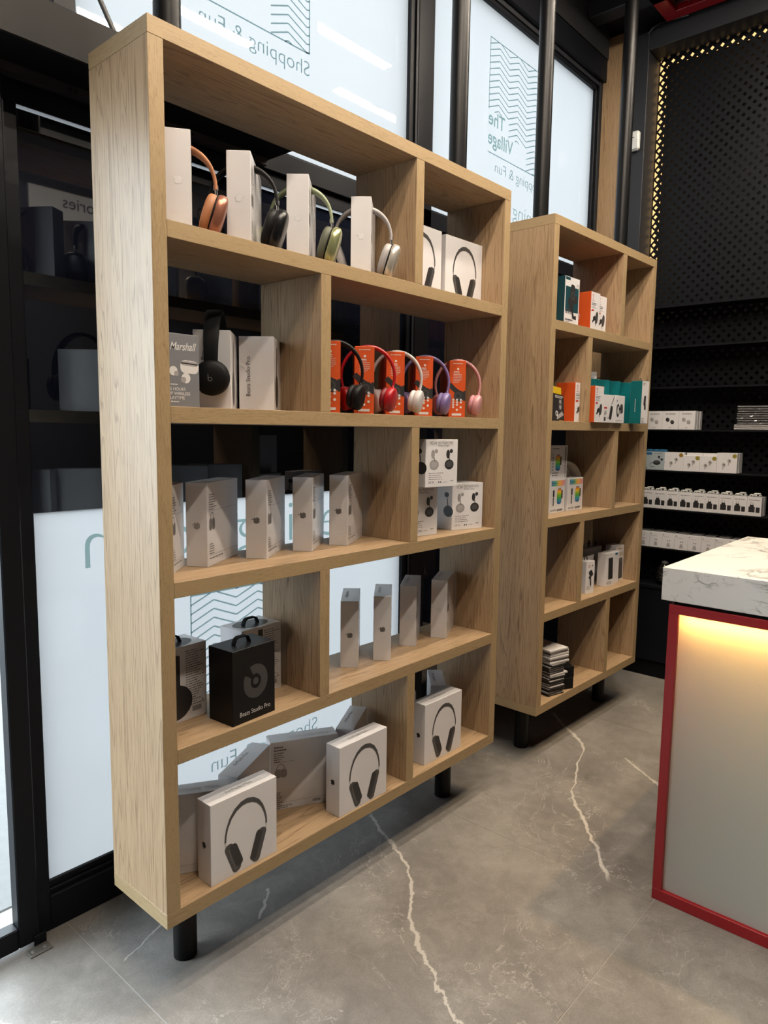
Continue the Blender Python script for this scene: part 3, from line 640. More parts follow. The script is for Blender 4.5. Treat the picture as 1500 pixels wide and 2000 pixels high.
def small_headphones(label, loc, rot, plastic, cush, group='on-ear headphones over the orange cartons'):
    g = thing('headphones', label, 'headphones', loc, rot, group); pts = []; hw = []
    for i in range(29):
        a = math.radians(-22) + math.radians(224) * i / 28; x = .079 * math.cos(a); z = .112 + .085 * math.sin(a)
        k = max(0, math.sin(a)); pts.append((x, 0, z)); hw.append((.0065 + .004 * k, .0042 + .002 * k))
    m = MB(); m.sweep(pts, hw, 12, e=.8); m.build('headband', plastic, g)
    for s in (-1, 1):
        T = Matrix.Translation((s * .058, -.006, .046)) @ Matrix.Rotation(-s * math.radians(24), 4, 'Z') @ Matrix.Rotation(s * math.radians(10), 4, 'Y')
        m = MB(); m.sell((s * .010, 0, 0), .0135, .033, .036, .5, .95, T=T); c = m.build('ear_cup', plastic, g)
        m = MB(); m.torus((-s * .008, 0, 0), .0235, .0105, 'x', 26, 10, T=T, sq=.85); m.lathe(((0, -s * .006), (.02, -s * .006)), 20, T=T, ax='x'); m.build('ear_cushion', cush, c)
        m = MB(); m.sweep([(s * .0735, 0, .083), (s * .077, -.003, .07), (s * .078, -.006, .05)], [(.010, .004), (.014, .004), (.008, .003)], 10, e=.8); m.build('yoke', plastic, g)
    return g
def beats(label, loc, rot):
    g = thing('headphones', label, 'headphones', loc, rot); pts = []; hw = []
    for i in range(25):
        a = math.radians(-8) + math.radians(196) * i / 24; pts.append((.088 * math.cos(a), 0, .105 + .122 * math.sin(a))); hw.append((.017 + .004 * math.sin(a), .0055))
    m = MB(); m.sweep(pts, hw, 14, e=.55); m.build('headband', MBLACK, g)
    for s in (-1, 1):
        T = Matrix.Translation((s * .083, 0, .058)) @ Matrix.Rotation(s * math.radians(6), 4, 'Y')
        m = MB(); m.lathe([(0, s * .021), (.024, s * .021), (.027, s * .0195), (.034, s * .018), (.041, s * .012), (.043, s * .002), (.042, -s * .004), (0, -s * .004)], 36, T=T, ax='x'); c = m.build('ear_cup', MBLACK, g)
        m = MB(); m.torus((-s * .012, 0, 0), .031, .0125, 'x', 32, 10, T=T); m.build('ear_cushion', MBLACK, c)
        fn = lambda u, v, T=T, s=s: tuple(T @ Vector((s * .0214, s * u, v)))
        m = MB(); m.stroke(fn, [(.0045 * math.cos(a), -.002 + .0045 * math.sin(a)) for a in (2 * math.pi * k / 20 for k in range(20))], .002, 0, True); m.stroke(fn, ((-.0046, -.002), (-.0046, .0095)), .002); m.build('logo', INKG, c)
    return g

# ------------------------------------------------------------------ wide shelf, top row
def rel(x, y, z, rot, u, v, w=0):
    a = math.radians(rot); return (x + u * math.cos(a) - v * math.sin(a), y + u * math.sin(a) + v * math.cos(a), z + w)
G1 = 'white cartons standing spine-out on the top shelf'
row1 = ((.0711, .0622, -34.3, 'leftmost', 'against the shelf side', TAN, TAN, COPPER, 'tan and copper over-ear headphones around the leftmost top-shelf carton'),
        (.2381, .0647, -46.0, 'second', 'between the tan and black headphones', LBLACK, LBLACK, SBLACK, 'all black over-ear headphones around the second top-shelf carton'),
        (.4319, .0739, -48.3, 'third', 'between the black and sage headphones', GREEN, DGREEN, GREENS, 'sage green over-ear headphones around the third top-shelf carton'),
        (.6659, .0702, -51.1, 'rightmost', 'inside the pale grey headphones', LGREY, LGREY, SILSH, 'pale grey and silver over-ear headphones around the fourth top-shelf carton'))
for x, y, a, o, b, bd, cs, sh, hl in row1:
    spine_box('white carton with silver logo, %s on the top shelf, %s' % (o, b), (x, y, Z1), a, G1, FOILW, d=.2 if o != 'leftmost' else .17)
    big_headphones(hl, rel(x, y, Z1, a, .0285, .075), a, bd, cs, sh)
front_box('carton with headphone picture at the right of the top shelf', (1.143, .0934, Z1), -1.4)
front_box('carton with headphone picture half hidden by the top divider', (.905, .0885, Z1), 0)
# second row left
w, d, h = .094, .05, .162
g = carton('earbud_box', 'grey earbud carton with white script lettering on the second shelf', (.0375, .03, Z2), 0, w, d, h, GREYBOX)
f = face('front', w, d, h)
art('brand_script', g, INKW, lambda m: m.text(f, 'Marshall', w * .20, h * .775, .0165, shear=.35, off=.012, rot=.02, maxw=w * .72))
def fill(m):
    m.text(f, '45 HOURS', w * .13, h * .225, .0066, off=.012); m.text(f, 'OF WIRELESS', w * .13, h * .165, .0066, off=.012); m.text(f, 'PLAYTIME', w * .13, h * .105, .0066, off=.012)
    m.greek(f, w * .2, h * .315, .03, 1, .004, 0, .6); m.greek(f, w * .2, h * .08, .035, 1, .004, 0, .6)
art('lettering', g, INKW, fill)
def fill(m):
    m.rrect(f, w * .72, h * .555, w * .5, h * .18, .012, -.05, 0); m.rrect(f, w * .72, h * .60, w * .47, h * .06, .006, -.05, 1)
    m.disc(f, w * .62, h * .40, .0115, 0); m.disc(f, w * .55, h * .375, .007, 1); m.disc(f, w * .28, h * .49, .0105, 0); m.disc(f, w * .36, h * .455, .006, 1)
art('earbud_picture', g, [INKW, INKL], fill)
art('case_script', g, INK, lambda m: (m.text(f, 'Marshall', w * .64, h * .612, .0048, shear=.35), m.text(f, 'M', w * .605, h * .385, .008, shear=.35), None)[2])
def beats_white(label, loc, rot):
    w, d, h = .091, .143, .193; g = carton('headphone_box', label, loc, rot, w, d, h, WHITE, 'white cartons lettered along the spine'); f, r = face('front', w, d, h), face('right', w, d, h)
    art('lettering', g, INK, lambda m: m.text(f, 'Beats Studio Pro', w * .32, h * .2, .0105, rot=math.pi / 2, maxw=h * .56))
    art('headphone_picture', g, SHADE, lambda m: (m.rrect(r, d * .34, h * .58, .012, h * .6, .006), m.disc(r, d * .34, h * .28, .022, 0, .044))[0]); return g
beats_white('white carton on the second shelf with black headphones hung over it', (.192, .1446, Z2), -43.5)
beats_white('white carton on the second shelf lettered up its spine, by the divider', (.3391, .1566, Z2), -49)
beats('soft black over-ear headphones hung over a white carton on the second shelf', rel(.192, .1446, Z2, -43.5, .047, .058, .017), -43.5 + 90)
# second row right: five orange cartons wearing headphones
def orange_box(label, loc, rot, crease=False):
    w, d, h = .057, .17, .192; g = carton('headset_box', label, loc, rot, w, d, h, ORANGE, 'orange headset cartons on the second shelf'); f = face('front', w, d, h)
    def fill(m):
        m.greek(f, w * .22, h * .955, w * .6, 1, .004, 0, .5, 2); m.disc(f, w * .52, h * .855, .0035); m.greek(f, w * .27, h * .815, w * .52, 1, .005, 0, .6, 3); m.greek(f, w * .25, h * .79, w * .55, 7, .0052, 0, .3, 4)
        for i in range(3):
            for j in range(5 - i // 2):
                if (i + j) % 5 != 4: m.disc(f, w * (.27 + .23 * i), h * (.315 - .044 * j), .0037)
        m.rect(f, w * .2, h * .035, w * .78, h * .075)
    art('white_print', g, INKW, fill); art('barcode', g, INK, lambda m: [m.rect(f, w * .24 + k * .0019, h * .045, w * .24 + k * .0019 + .0012, h * .068) for k in range(15) if k % 4 != 3])
    art('certificate_marks', g, INKW, lambda m: m.text(f, 'CE', w * .68, h * .305, .006))
    def hp(m):
        m.stroke(f, ((0, h * .585), (w * .35, h * .49), (w * .8, h * .40)), .016); m.disc(f, w * .62, h * .385, .0185); m.rrect(f, w * .93, h * .385, w * .14, .034, .003)
        m.disc(f, w * .56, h * .385, .012, 1); m.disc(f, w * .56, h * .385, .008, 0)
    art('headset_picture', g, [SHADE, SHADE2], hp); return g
row2 = ((.5190, .0413, -42, 'black', LBLACK, LBLACK, 'leftmost, half behind the divider'), (.6681, .0534, -44, 'red', PRED, PRED2, 'second from the left'), (.8250, .0700, -40, 'white', PWHITE, PWHITE, 'third from the left'),
        (.9870, .0860, -42, 'lilac', PPURP, PPURP2, 'fourth from the left'), (1.1589, .0776, -42, 'pink', PPINK, PPINK2, 'rightmost'))
for x, y, a, c, p, q, o in row2:
    orange_box('orange headset carton with the %s headset round it, %s' % (c, o), (x, y, Z2), a); small_headphones('%s on-ear headphones looped around an orange carton' % c, rel(x, y, Z2, a, .0285 + .014, .058), a, p, q)
# third row left
G3 = 'white cartons standing spine-out on the middle shelf'
for k, (x, y, a, dd, ww) in enumerate(((.0403, .1098, -47, .125, .05), (.1653, .1486, -58.6, .2, .057), (.3379, .1326, -54.5, .196, .058), (.5044, .1340, -52.8, .2, .057), (.6555, .1411, -59.7, .198, .057))):
    lab = ('white carton half hidden by the shelf side, leftmost on the middle shelf', 'white carton with pale logo, second on the middle shelf and turned most', 'white carton with grey logo, third on the middle shelf', 'white carton with grey logo, fourth on the middle shelf', 'white carton with grey logo, fifth on the middle shelf by the divider')[k]
    spine_box(lab, (x, y, Z3), a, G3, (SILVER, INKL, INKG, INKG, INKG)[k], d=dd, w=ww)
# third row right: charger cartons
def charger_box(label, loc, rot):
    w, d, h = .143, .10, .1655 if loc[2] < 1.1 else .154
    g = carton('charger_box', label, loc, rot, w, d, h, WHITE, 'wireless charger cartons on the middle shelf'); f, l = face('front', w, d, h), face('left', w, d, h)
    def pic(m):
        for cx, k in ((.26, 2), (.73, 0)):
            q = 1 if k == 0 else 3
            m.disc(f, w * cx, h * .47, .0205, k, .0165); m.stroke(f, ((w * (cx + .03), h * .50), (w * (cx - .02), h * .68)), .003, 4 if k else 0); m.disc(f, w * (cx - .04), h * .69, .008, k, .0145); m.disc(f, w * (cx + .06), h * .755, .007, k, .0065); m.disc(f, w * (cx - .0), h * .475, .014, q, .010)
        m.disc(l, d * .8, h * .40, .026, 0, .02); m.stroke(l, ((d * .8, h * .45), (d * .73, h * .68)), .004, 0); m.disc(l, d * .70, h * .75, .012, 0, .009)
    art('charger_picture', g, [SHADE, SHADE2, INKL, LGREY, INKG], pic)
    def tx(m):
        m.text(f, 'YC41', w * .12, h * .885, .0105, off=.006, maxw=w * .2); m.text(f, 'MULTIFUNCTION', w * .36, h * .90, .0085, maxw=w * .48); m.text(f, 'Wireless Charger', w * .36, h * .855, .0062, maxw=w * .36)
        m.greek(f, w * .1, h * .30, w * .5, 4, .0065, 0, .22, 6)
        m.text(f, 'CE FC', w * .10, h * .08, .0065); m.rect(f, w * .4, h * .08, w * .43, h * .12); m.rect(f, w * .46, h * .08, w * .49, h * .12); m.greek(f, w * .78, h * .13, w * .16, 1, .005, 0, .5); m.greek(f, w * .55, h * .1, w * .2, 1, .004, 0, .3)
    art('lettering', g, INKG, tx); return g
charger_box('charger carton lower right on the middle shelf beside its twin', (1.1831, .0705, Z3), -13.8); charger_box('charger carton cut off by the middle shelf divider', (.936, .074, Z3), -8)
charger_box('charger carton stacked on top of two others on the middle shelf', (.962, .018, Z3 + .1657), -9.3)
# fourth row left
def handle(g, cx, cyy, h, mat=BLACKM):
    m = MB(); m.sweep([(cx - .026, cyy, h + .0006), (cx - .020, cyy, h + .014), (cx - .013, cyy, h + .0175), (cx + .013, cyy, h + .0175), (cx + .020, cyy, h + .014), (cx + .026, cyy, h + .0006)], [(.008, .002)] * 6, 8, e=.5); m.build('carry_handle', mat, g)
w, d, h = .143, .091, .192
g = carton('headphone_box', 'black carton with dim round logo and carry handle on the fourth shelf', (.1996, .010, Z4), 4, w, d, h, BLKBOX); f = face('front', w, d, h)
def blogo(m):
    c, q = (w * .53, h * .52), .041
    for k in range(40):   # ring broken by the stem of the b
        a0, a1 = (math.radians(118 - 328 * (k + i) / 40) for i in (0, 1)); r0, r1 = .0175, q
        m.poly(f, [(c[0] + r * math.cos(a), c[1] + r * 1.08 * math.sin(a)) for r, a in ((r0, a0), (r1, a0), (r1, a1), (r0, a1))])
    m.disc(f, c[0], c[1], .0095)
art('logo', g, DIMG, blogo); art('lettering', g, INKW, lambda m: m.text(f, 'Beats Studio Pro', w * .16, h * .095, .0115, maxw=w * .72)); handle(g, w * .48, d * .5, h)
def beats_back(label, loc, rot, pic):
    w, d, h = .143, .0915, .194; g = carton('headphone_box', label, loc, rot, w, d, h, WHITE, 'white handled cartons on the fourth shelf'); f, t = face('front', w, d, h), face('top', w, d, h)
    art('small_print', g, INKG, lambda m: (m.greek(f, w * .55, h * .93, w * .4, 24, .0062, 0, .34, 8), [m.rect(f, w * .68 + k * .0014, h * .09, w * .68 + k * .0014 + .0008, h * .16) for k in range(20)], m.disc(f, w * .9, h * .22, .002))[0])
    art('top_window', g, SHADE, lambda m: m.disc(t, w * .48, d * .5, w * .40, 0, d * .40)); handle(g, w * .48, d * .5, h)
    if pic: art('headphone_picture', g, SHADE, lambda m: (m.rrect(f, w * .36, h * .6, .02, h * .6, .006), m.disc(f, w * .32, h * .27, .052, 0, .046))[0])
    else: art('headphone_picture', g, SHADE, lambda m: m.rect(f, w * .40, h * .45, w * .52, h * .96))
    return g
beats_back('white handled carton behind the black carton on the fourth shelf', (.3227, .1339, Z4), 2.7, False); beats_back('white handled carton cut off by the shelf side on the fourth shelf', (.0684, .1287, Z4), 3.3, True)
# fourth row right
G4 = 'white cartons standing spine-out on the fourth shelf'
for k, (x, y, a) in enumerate(((.7016, .1363, -47.8), (.8230, .1083, -49.5), (1.0048, .1513, -55.9), (1.1589, .1348, -62.3))):
    spine_box(('white carton with crinkled clear wrap, leftmost of four on the fourth shelf', 'white carton with dark logo, second of four on the fourth shelf', 'white carton with pale logo, third of four on the fourth shelf', 'white carton with blank spine, last of four on the fourth shelf')[k], (x, y, Z4), a, G4, (INKG, INKG, SILVER, INKW)[k], d=.186)
# bottom row
front_box('carton with headphone picture at the left front of the bottom shelf', (.1305, .0121, Z5), -.2); front_box('carton with headphone picture in the middle front of the bottom shelf', (.5712, .0059, Z5), .1); front_box('carton with headphone picture right of the bottom divider', (.9979, .0259, Z5), -.6)
GB = 'white cartons at the back of the bottom shelf'
back_box('white carton showing small print, between the bottom front cartons', (.4571, .1819, Z5), -27.9, GB); back_box('white carton cut off by the shelf side on the bottom shelf', (.0374, .155, Z5), -30, GB)
spine_box('white carton turned edge-on behind the left bottom front carton', (.2397, .1331, Z5), -63.3, GB, INKL, d=.209, side=False); spine_box('white carton in creased wrap behind the middle bottom front carton', (.6645, .1173, Z5), -59.5, GB, INKL, d=.19, side=False)
spine_box('white carton turned edge-on behind the right bottom front carton', (1.1654, .1336, Z5), -47.7, GB, INKL, d=.17, side=False); spine_box('white carton edge seen beside the bottom divider', (1.03, .165, Z5), -42, GB, INKL, d=.17, side=False)

# ------------------------------------------------------------------ goods on the narrow shelf
def picture_box(name, label, loc, rot, w, d, h, mats, fm, fill, inks, group=None, rx=0, ry=0, lname='printed_picture'):
    g = carton(name, label, loc, rot, w, d, h, mats[0], group, fm, mats, rx=rx, ry=ry); f = face('front', w, d, h); art(lname, g, inks, lambda m: fill(m, f, w, d, h)); return g
w, d, h = .125, .08, .20
def fill(m, f, w, d, h):
    m.rect(f, w * .06, h * .30, w * .94, h * .80, 4); m.rrect(f, w * .5, h * .58, w * .3, h * .56, .014, -.12, 0); m.rrect(f, w * .30, h * .5, w * .12, h * .14, .006, .3, 0); m.rrect(f, w * .72, h * .56, w * .24, h * .16, .008, .35, 0); m.disc(f, w * .56, h * .63, .016, 1); m.disc(f, w * .56, h * .63, .011, 0)
    m.stroke(f, ((w * .5, h * .36), (w * .62, h * .2), (w * .82, h * .2)), .016, 0); m.disc(f, w * .86, h * .83, .010, 0); m.disc(f, w * .86, h * .83, .0075, 2)
    for k in range(3): m.rrect(f, w * (.14 + .13 * k), h * .30, .008, .02, .003, 0, 1)
    m.greek(f, w * .1, h * .15, w * .5, 1, .011, 1, .55, 2); m.greek(f, w * .1, h * .10, w * .4, 2, .007, 3, .4, 3); m.rect(f, w * .04, h * .93, w * .35, h * .985, 4)
picture_box('phone_holder_box', 'dark teal phone holder carton with white front on the narrow shelf', (1.9, .05, Z1), -1, w, d, h, [DTEAL, WHITE], dict(f=1), fill, [SHADE, SHADE2, INKW, INKG, DTEAL])
def mount(m, f, w, d, h):
    m.text(f, 'S', w * .14, h * .80, h * .115, 2, off=-.008, shear=.15); m.stroke(f, ((w * .1, h * .93), (w * .3, h * .93)), .002, 2); m.stroke(f, ((w * .12, h * .77), (w * .34, h * .77)), .0016, 2)
    m.greek(f, w * .1, h * .72, w * .8, 2, h * .04, 0, .42, 3); m.greek(f, w * .1, h * .63, w * .55, 2, h * .03, 3, .3, 4); m.rect(f, w * .1, h * .51, w * .34, h * .555, 2)
    m.disc(f, w * .68, h * .36, w * .15, 0, h * .16, rot=-.15); m.disc(f, w * .70, h * .36, w * .09, 1, h * .11, rot=-.15); m.rrect(f, w * .42, h * .33, w * .26, h * .12, .006, .5, 0); m.stroke(f, ((w * .22, h * .23), (w * .42, h * .32)), .009, 0); m.stroke(f, ((w * .55, h * .27), (w * .58, h * .14)), .004, 0)
def mount_box(label, loc, w, h, grp, d=.09):
    g = picture_box('car_mount_box', label, loc, -1, w, d, h, [ORANGE, WHITE], dict(f=1), mount, [SHADE, SHADE2, REDINK, INKG], grp); l = face('left', w, d, h)
    art('lettering', g, INKW, lambda m: m.text(l, 'YO.', d * .45, h * .3, .012, rot=math.pi / 2)); return g
GM = 'orange and white car mount cartons'
mount_box('orange sided car mount carton beside the dark teal one', (2.10, .03, Z1), .084, .164, GM); mount_box('car mount carton behind its twin on the narrow shelf top row', (2.197, .045, Z1), .087, .164, GM)
mount_box('orange sided car mount carton left of the narrow shelf divider', (1.990, .03, Z2), .040 + .05, .166, GM); mount_box('car mount carton right of the narrow shelf divider', (2.075, -.02, Z2), .084, .155, GM, d=.04)
m = MB(); m.box(0, 0, 0, .06, .09, .166, c=CARD); o = m.build('car_mount_box', ORANGE); o.location = (1.89, .12, Z2); tag(o, 'plain orange carton side behind the dark tilted pack', 'box', GM)
g = thing('cable_pack', 'dark printed pack with yellow header leaning on an orange carton', 'pack', (1.806, .028, Z2 + .002), 0, None, -6, 4)
m = MB(); m.box(0, 0, 0, .095, .014, .112, c=.001); m.build('pack', DKPACK, g); m = MB(); m.box(.004, .002, .113, .078, .011, .142, c=.001); m.build('header_card', YELLOW, g)
f = face('front', .095, .014, .112); art('printed_picture', g, [INKL, SHADE2, INKW, OCHRE], lambda m: (m.rrect(f, .062, .072, .03, .05, .008, -.1, 1), m.disc(f, .062, .083, .008, 0), m.disc(f, .062, .06, .008, 0), m.disc(f, .03, .032, .011, 2), m.disc(f, .03, .032, .006, 1), m.poly(f, ((.03, .006), (.09, .03), (.075, .045), (.03, .02)), 0), m.greek(f, .02, .106, .07, 2, .006, 2, .5, 2), m.rect(f, .05, .002, .09, .007, 3))[0])
def hookring(g, x, y, h, s=1):
    m = MB(); m.tube([(x - .009 * s, y, h - .0005), (x - .010 * s, y, h + .010 * s), (x - .005 * s, y, h + .017 * s), (x + .005 * s, y, h + .017 * s), (x + .010 * s, y, h + .010 * s), (x + .009 * s, y, h - .0005)], .0022 * s, 6); m.build('hanger', BLACKM, g)
def holder1(m, f, w, d, h):
    m.rrect(f, w * .70, h * .36, w * .24, h * .52, .012, -.25, 0); m.stroke(f, ((w * .72, h * .66), (w * .98, h * .95)), .005, 3); m.rect(f, w * .03, h * .50, w * .3, h * .56, 2); m.greek(f, w * .05, h * .42, w * .3, 4, h * .04, 3, .4, 2); m.rect(f, w * .05, h * .06, w * .22, h * .2, 1); m.greek(f, w * .38, h * .2, w * .3, 2, h * .05, 3, .4, 3)
def holder2(m, f, w, d, h):
    m.disc(f, w * .32, h * .46, w * .16, 0, h * .24); m.disc(f, w * .34, h * .46, w * .09, 2, h * .15); m.rrect(f, w * .68, h * .52, w * .3, h * .34, .01, .15, 1); m.stroke(f, ((w * .4, h * .5), (w * .7, h * .55)), .012, 0); m.greek(f, w * .1, h * .1, w * .7, 1, h * .04, 3, .4, 2); m.disc(f, w * .2, h * .8, .005, 4)
GH = 'white phone holder cartons at the front of the narrow shelf'
picture_box('phone_holder_box', 'white carton picturing a curved black holder, before the teal row', (2.166, -.02, Z2), -1, .104, .042, .122, [WHITE], {}, holder1, [SHADE, SHADE2, REDINK, INKG], GH)
picture_box('phone_holder_box', 'white carton picturing a round black holder, before the teal row', (2.282, -.02, Z2), -1, .100, .042, .124, [WHITE], {}, holder2, [SHADE, SHADE2, INKW, INKG, PPURP], GH)
GT = 'teal cartons on the narrow shelf'
for k, (x, y, a, n_) in enumerate(((2.19, .085, -30, 'leftmost, under two tiny white boxes'), (2.295, .075, -30, 'second from the left'), (2.402, .07, -30, 'third from the left'), (2.510, .062, -30, 'fourth from the left'), (2.4574, -.0688, -6.9, 'front right, overhanging the shelf edge'))):
    last = k == 4; w, d, h = (.0646, .058, .197) if last else (.064, .085, .197)
    g = carton('phone_holder_box', 'teal phone holder carton, %s' % n_, (x, y, Z2), a, w, d, h, TEAL, GT, dict(f=1) if last else dict(r=1), [TEAL, WHITE]); l = face('left' if last else 'front', w, d, h); dd = d if last else w
    art('lettering', g, INKW, lambda m: m.greek(lambda u, v: l(dd * .5 + v * .5 - .003, h * .28 + u), 0, .006, h * .36, 1, .007, 0, .8, 5)); hookring(g, w * .55, d * .5, h, .7)
    if last:
        f = face('front', w, d, h); art('printed_picture', g, [SHADE, INKG], lambda m: (m.rrect(f, w * .46, h * .54, .017, h * .24, .007, -.12, 0), m.rrect(f, w * .52, h * .40, .015, h * .16, .006, .1, 0), m.greek(f, w * .15, h * .95, w * .3, 2, .007, 1, .5, 2), m.greek(f, w * .1, h * .13, w * .5, 3, .008, 1, .4, 3))[0])
    elif k == 2 or k == 1: art('printed_picture', g, SHADE, lambda m: (m.rrect(l, w * .5, h * .48, .02, h * .3, .008, .2), m.disc(l, w * .42, h * .36, .014))[0])
for k in range(2):
    m = MB(); m.box(0, 0, 0, .05, .035, .0165, c=.0008); o = m.build('adapter_box', WHITE); o.location = (2.245, .102, Z2 + .1972 + k * .0172); o.rotation_euler.z = math.radians(-30); tag(o, 'tiny white box lying on the leftmost teal carton, %s of two' % ('lower', 'upper')[k], 'box', 'tiny white boxes on the teal cartons')
# speaker cartons and the white drum
def rainbow():
    t = NT('rainbow_print'); tc = t.n('ShaderNodeTexCoord'); s = t.n('ShaderNodeSeparateXYZ'); t.l(tc.outputs['Generated'], s.inputs[0])
    t.l(t.ramp(s.outputs[2], ((0, (.02, .05, .2, 1)), (.2, (.03, .22, .4, 1)), (.42, (.05, .35, .08, 1)), (.62, (.25, .45, .03, 1)), (.8, (.75, .45, .03, 1)), (1, (.65, .08, .04, 1)))), t.b.inputs['Base Color']); t.b.inputs['Roughness'].default_value = .4; return t.m
RB = rainbow()
def rainbow_x():
    t = NT('rainbow_banner'); tc = t.n('ShaderNodeTexCoord'); s = t.n('ShaderNodeSeparateXYZ'); t.l(tc.outputs['Generated'], s.inputs[0])
    t.l(t.ramp(s.outputs[0], ((0, (.08, .2, .45, 1)), (.35, (.12, .4, .2, 1)), (.6, (.75, .38, .04, 1)), (1, (.6, .2, .3, 1)))), t.b.inputs['Base Color']); return t.m
RBX = rainbow_x()
def speaker_box(label, loc, w, d, h, upright=False):
    g = carton('speaker_box', label, loc, -1, w, d, h, WHITE, 'portable speaker cartons on the narrow shelf'); f = face('front', w, d, h)
    cx = .42 if upright else .64
    art('speaker_picture', g, RB, lambda m: m.rrect(f, w * cx, h * .48, w * .30, h * .46, .014)); f2 = face('front', w, d, h, .0008)
    art('speaker_grip', g, [SHADE, INKL], lambda m: (m.rrect(f2, w * (cx + .17), h * .54, .011, h * .26, .005), m.disc(f2, w * cx, h * .72, w * .11, 1, h * .022))[0])
    if upright:
        art('lettering', g, [INK, INKG], lambda m: (m.text(f, 'portable', w * .93, h * .06, w * .13, 1, rot=math.pi / 2, maxw=h * .5), m.text(f, 'speaker', w * .93, h * .55, w * .13, 0, rot=math.pi / 2, off=.02, maxw=h * .42), m.greek(f, w * .08, h * .92, w * .4, 1, h * .05, 1, .6, 2), m.greek(f, w * .08, h * .2, w * .6, 2, h * .07, 1, .5, 3), m.greek(f, w * .06, h * .75, w * .1, 6, h * .09, 1, .4, 4))[0])
    else:
        art('rainbow_banner', g, RBX, lambda m: m.poly(f, ((w * .12, h * .80), (w * .96, h * .80), (w * .98, h * .96), (w * .1, h * .96))))
        art('lettering', g, [INK, INKG, BLUEINK], lambda m: (m.text(f, 'portable', w * .06, h * .055, h * .075, 1, shear=.1, maxw=w * .44), m.text(f, 'speaker', w * .51, h * .055, h * .075, 0, off=.02, shear=.1, maxw=w * .43), m.rrect(f, w * .27, h * .58, .013, h * .2, .003, 0, 0), m.rrect(f, w * .26, h * .34, .010, h * .26, .003, 0, 1), m.greek(f2, w * .16, h * .9, w * .3, 1, h * .05, 2, .6, 2))[0])
    return g
speaker_box('portable speaker carton cut off by the narrow shelf side', (1.905, .085, Z3), .132, .09, .146); speaker_box('portable speaker carton standing right of its lower twin', (2.0655, .0827, Z3), .141, .09, .146)
speaker_box('portable speaker carton stacked on the lower pair', (1.917, .09, Z3 + .1462), .140, .08, .145, True)
g = thing('white_drum', 'white open drum lying behind the speaker cartons', 'drum', (2.222, .20, Z3 + .108), 0)
m = MB(); m.lathe([(.107, .03), (.108, -.03), (.100, -.03), (.099, .026), (.099, .03), (.107, .03)], 40, ax='y', T=Matrix.Rotation(math.radians(-18), 4, 'Z')); m.build('rim', WHITEB, g)
m = MB(); m.lathe([(0, .028), (.0995, .028)], 40, ax='y', T=Matrix.Rotation(math.radians(-18), 4, 'Z')); m.build('back_disc', WHITEB, g)
# fourth row of the narrow shelf
def bank(m, f, w, d, h): m.rrect(f, w * .56, h * .53, w * .52, h * .66, .004, .04, 0); m.greek(f, w * .15, h * .13, w * .6, 3, h * .03, 2, .5, 2)
def vac(m, f, w, d, h): m.rrect(f, w * .58, h * .62, w * .42, h * .20, .008, .5, 0); m.rrect(f, w * .48, h * .50, w * .3, h * .1, .006, .4, 1); m.rrect(f, w * .56, h * .38, w * .16, h * .3, .005, .1, 0); m.rrect(f, w * .35, h * .85, w * .2, h * .07, .002, 0, 2); m.rrect(f, w * .32, h * .85, w * .14, h * .04, .001, 0, 3); m.rrect(f, w * .75, h * .86, .005, h * .06, .002, 0, 1); m.greek(f, w * .12, h * .22, w * .7, 3, h * .04, 1, .3, 5)
g = picture_box('gadget_box', 'small white gadget carton with black hanger, front right of the divider', (2.2046, .0444, Z4), -14, .0593, .06, .151, [WHITE], {}, vac, [SHADE, SHADE2, REDINK, INKW]); hookring(g, .03, .03, .151)
picture_box('gadget_box', 'small white gadget carton half hidden by the narrow shelf divider', (2.105, .062, Z4), -8, .075, .06, .150, [WHITE], {}, vac, [SHADE, SHADE2, INKG, INKW])
picture_box('power_bank_box', 'white power bank carton with black screen picture', (2.4217, .0466, Z4), -8.9, .0724, .048, .161, [WHITE], {}, bank, [SHADE, SHADE2, INKG], lname='power_bank_picture')
picture_box('power_bank_box', 'white carton seen edge-on behind the black screen carton', (2.497, .055, Z4), -8, .072, .05, .158, [WHITE], {}, lambda m, f, w, d, h: (m.rrect(f, w * .35, h * .5, .012, h * .4, .006, 0, 0), m.rect(f, w * .5, h * .9, w * .8, h * .96, 1))[0], [SHADE, BLUEINK])
def k10(m, f, w, d, h): m.text(f, '10000', w * .1, h * .70, h * .11, 1, maxw=w * .8); m.greek(f, w * .25, h * .92, w * .5, 1, h * .05, 1, .6, 2); m.rrect(f, w * .55, h * .34, w * .66, h * .58, .005, .05, 0); m.rrect(f, w * .22, h * .52, w * .16, h * .2, .003, 0, 2); m.rrect(f, w * .6, h * .59, w * .3, h * .12, .003, .05, 3)
picture_box('power_bank_box', 'white power bank carton numbered 10000 at the right end', (2.580, .0661, Z4), -6.4, .0744, .06, .1795, [WHITE], {}, k10, [SHADE2, OCHRE, OLIVE, INKG], lname='power_bank_picture')
GR = 'white hanging cartons at the back of the fourth row'
for k in range(7):
    x = 2.10 + .0725 * k; w, d, h = .07, .075, .17
    g = carton('hanging_box', 'white carton with black hanger in the back row, %s' % ('first from the left', 'second from the left', 'third from the left', 'fourth from the left', 'fifth from the left', 'sixth from the left', 'last at the right')[k], (x, .155, Z4), -1, w, d, h, WHITE, GR); hookring(g, .035, .02, h, 1.2); hookring(g, .035, .055, h, 1.2)
for k in range(3):
    g = carton('hanging_box', 'plain white carton in front of the back row, %s' % ('by the divider', 'middle one', 'behind the black screen carton')[k], (2.215 + .068 * k, .108, Z4), -1, .064, .04, .152, WHITE, 'plain white cartons in the fourth row')
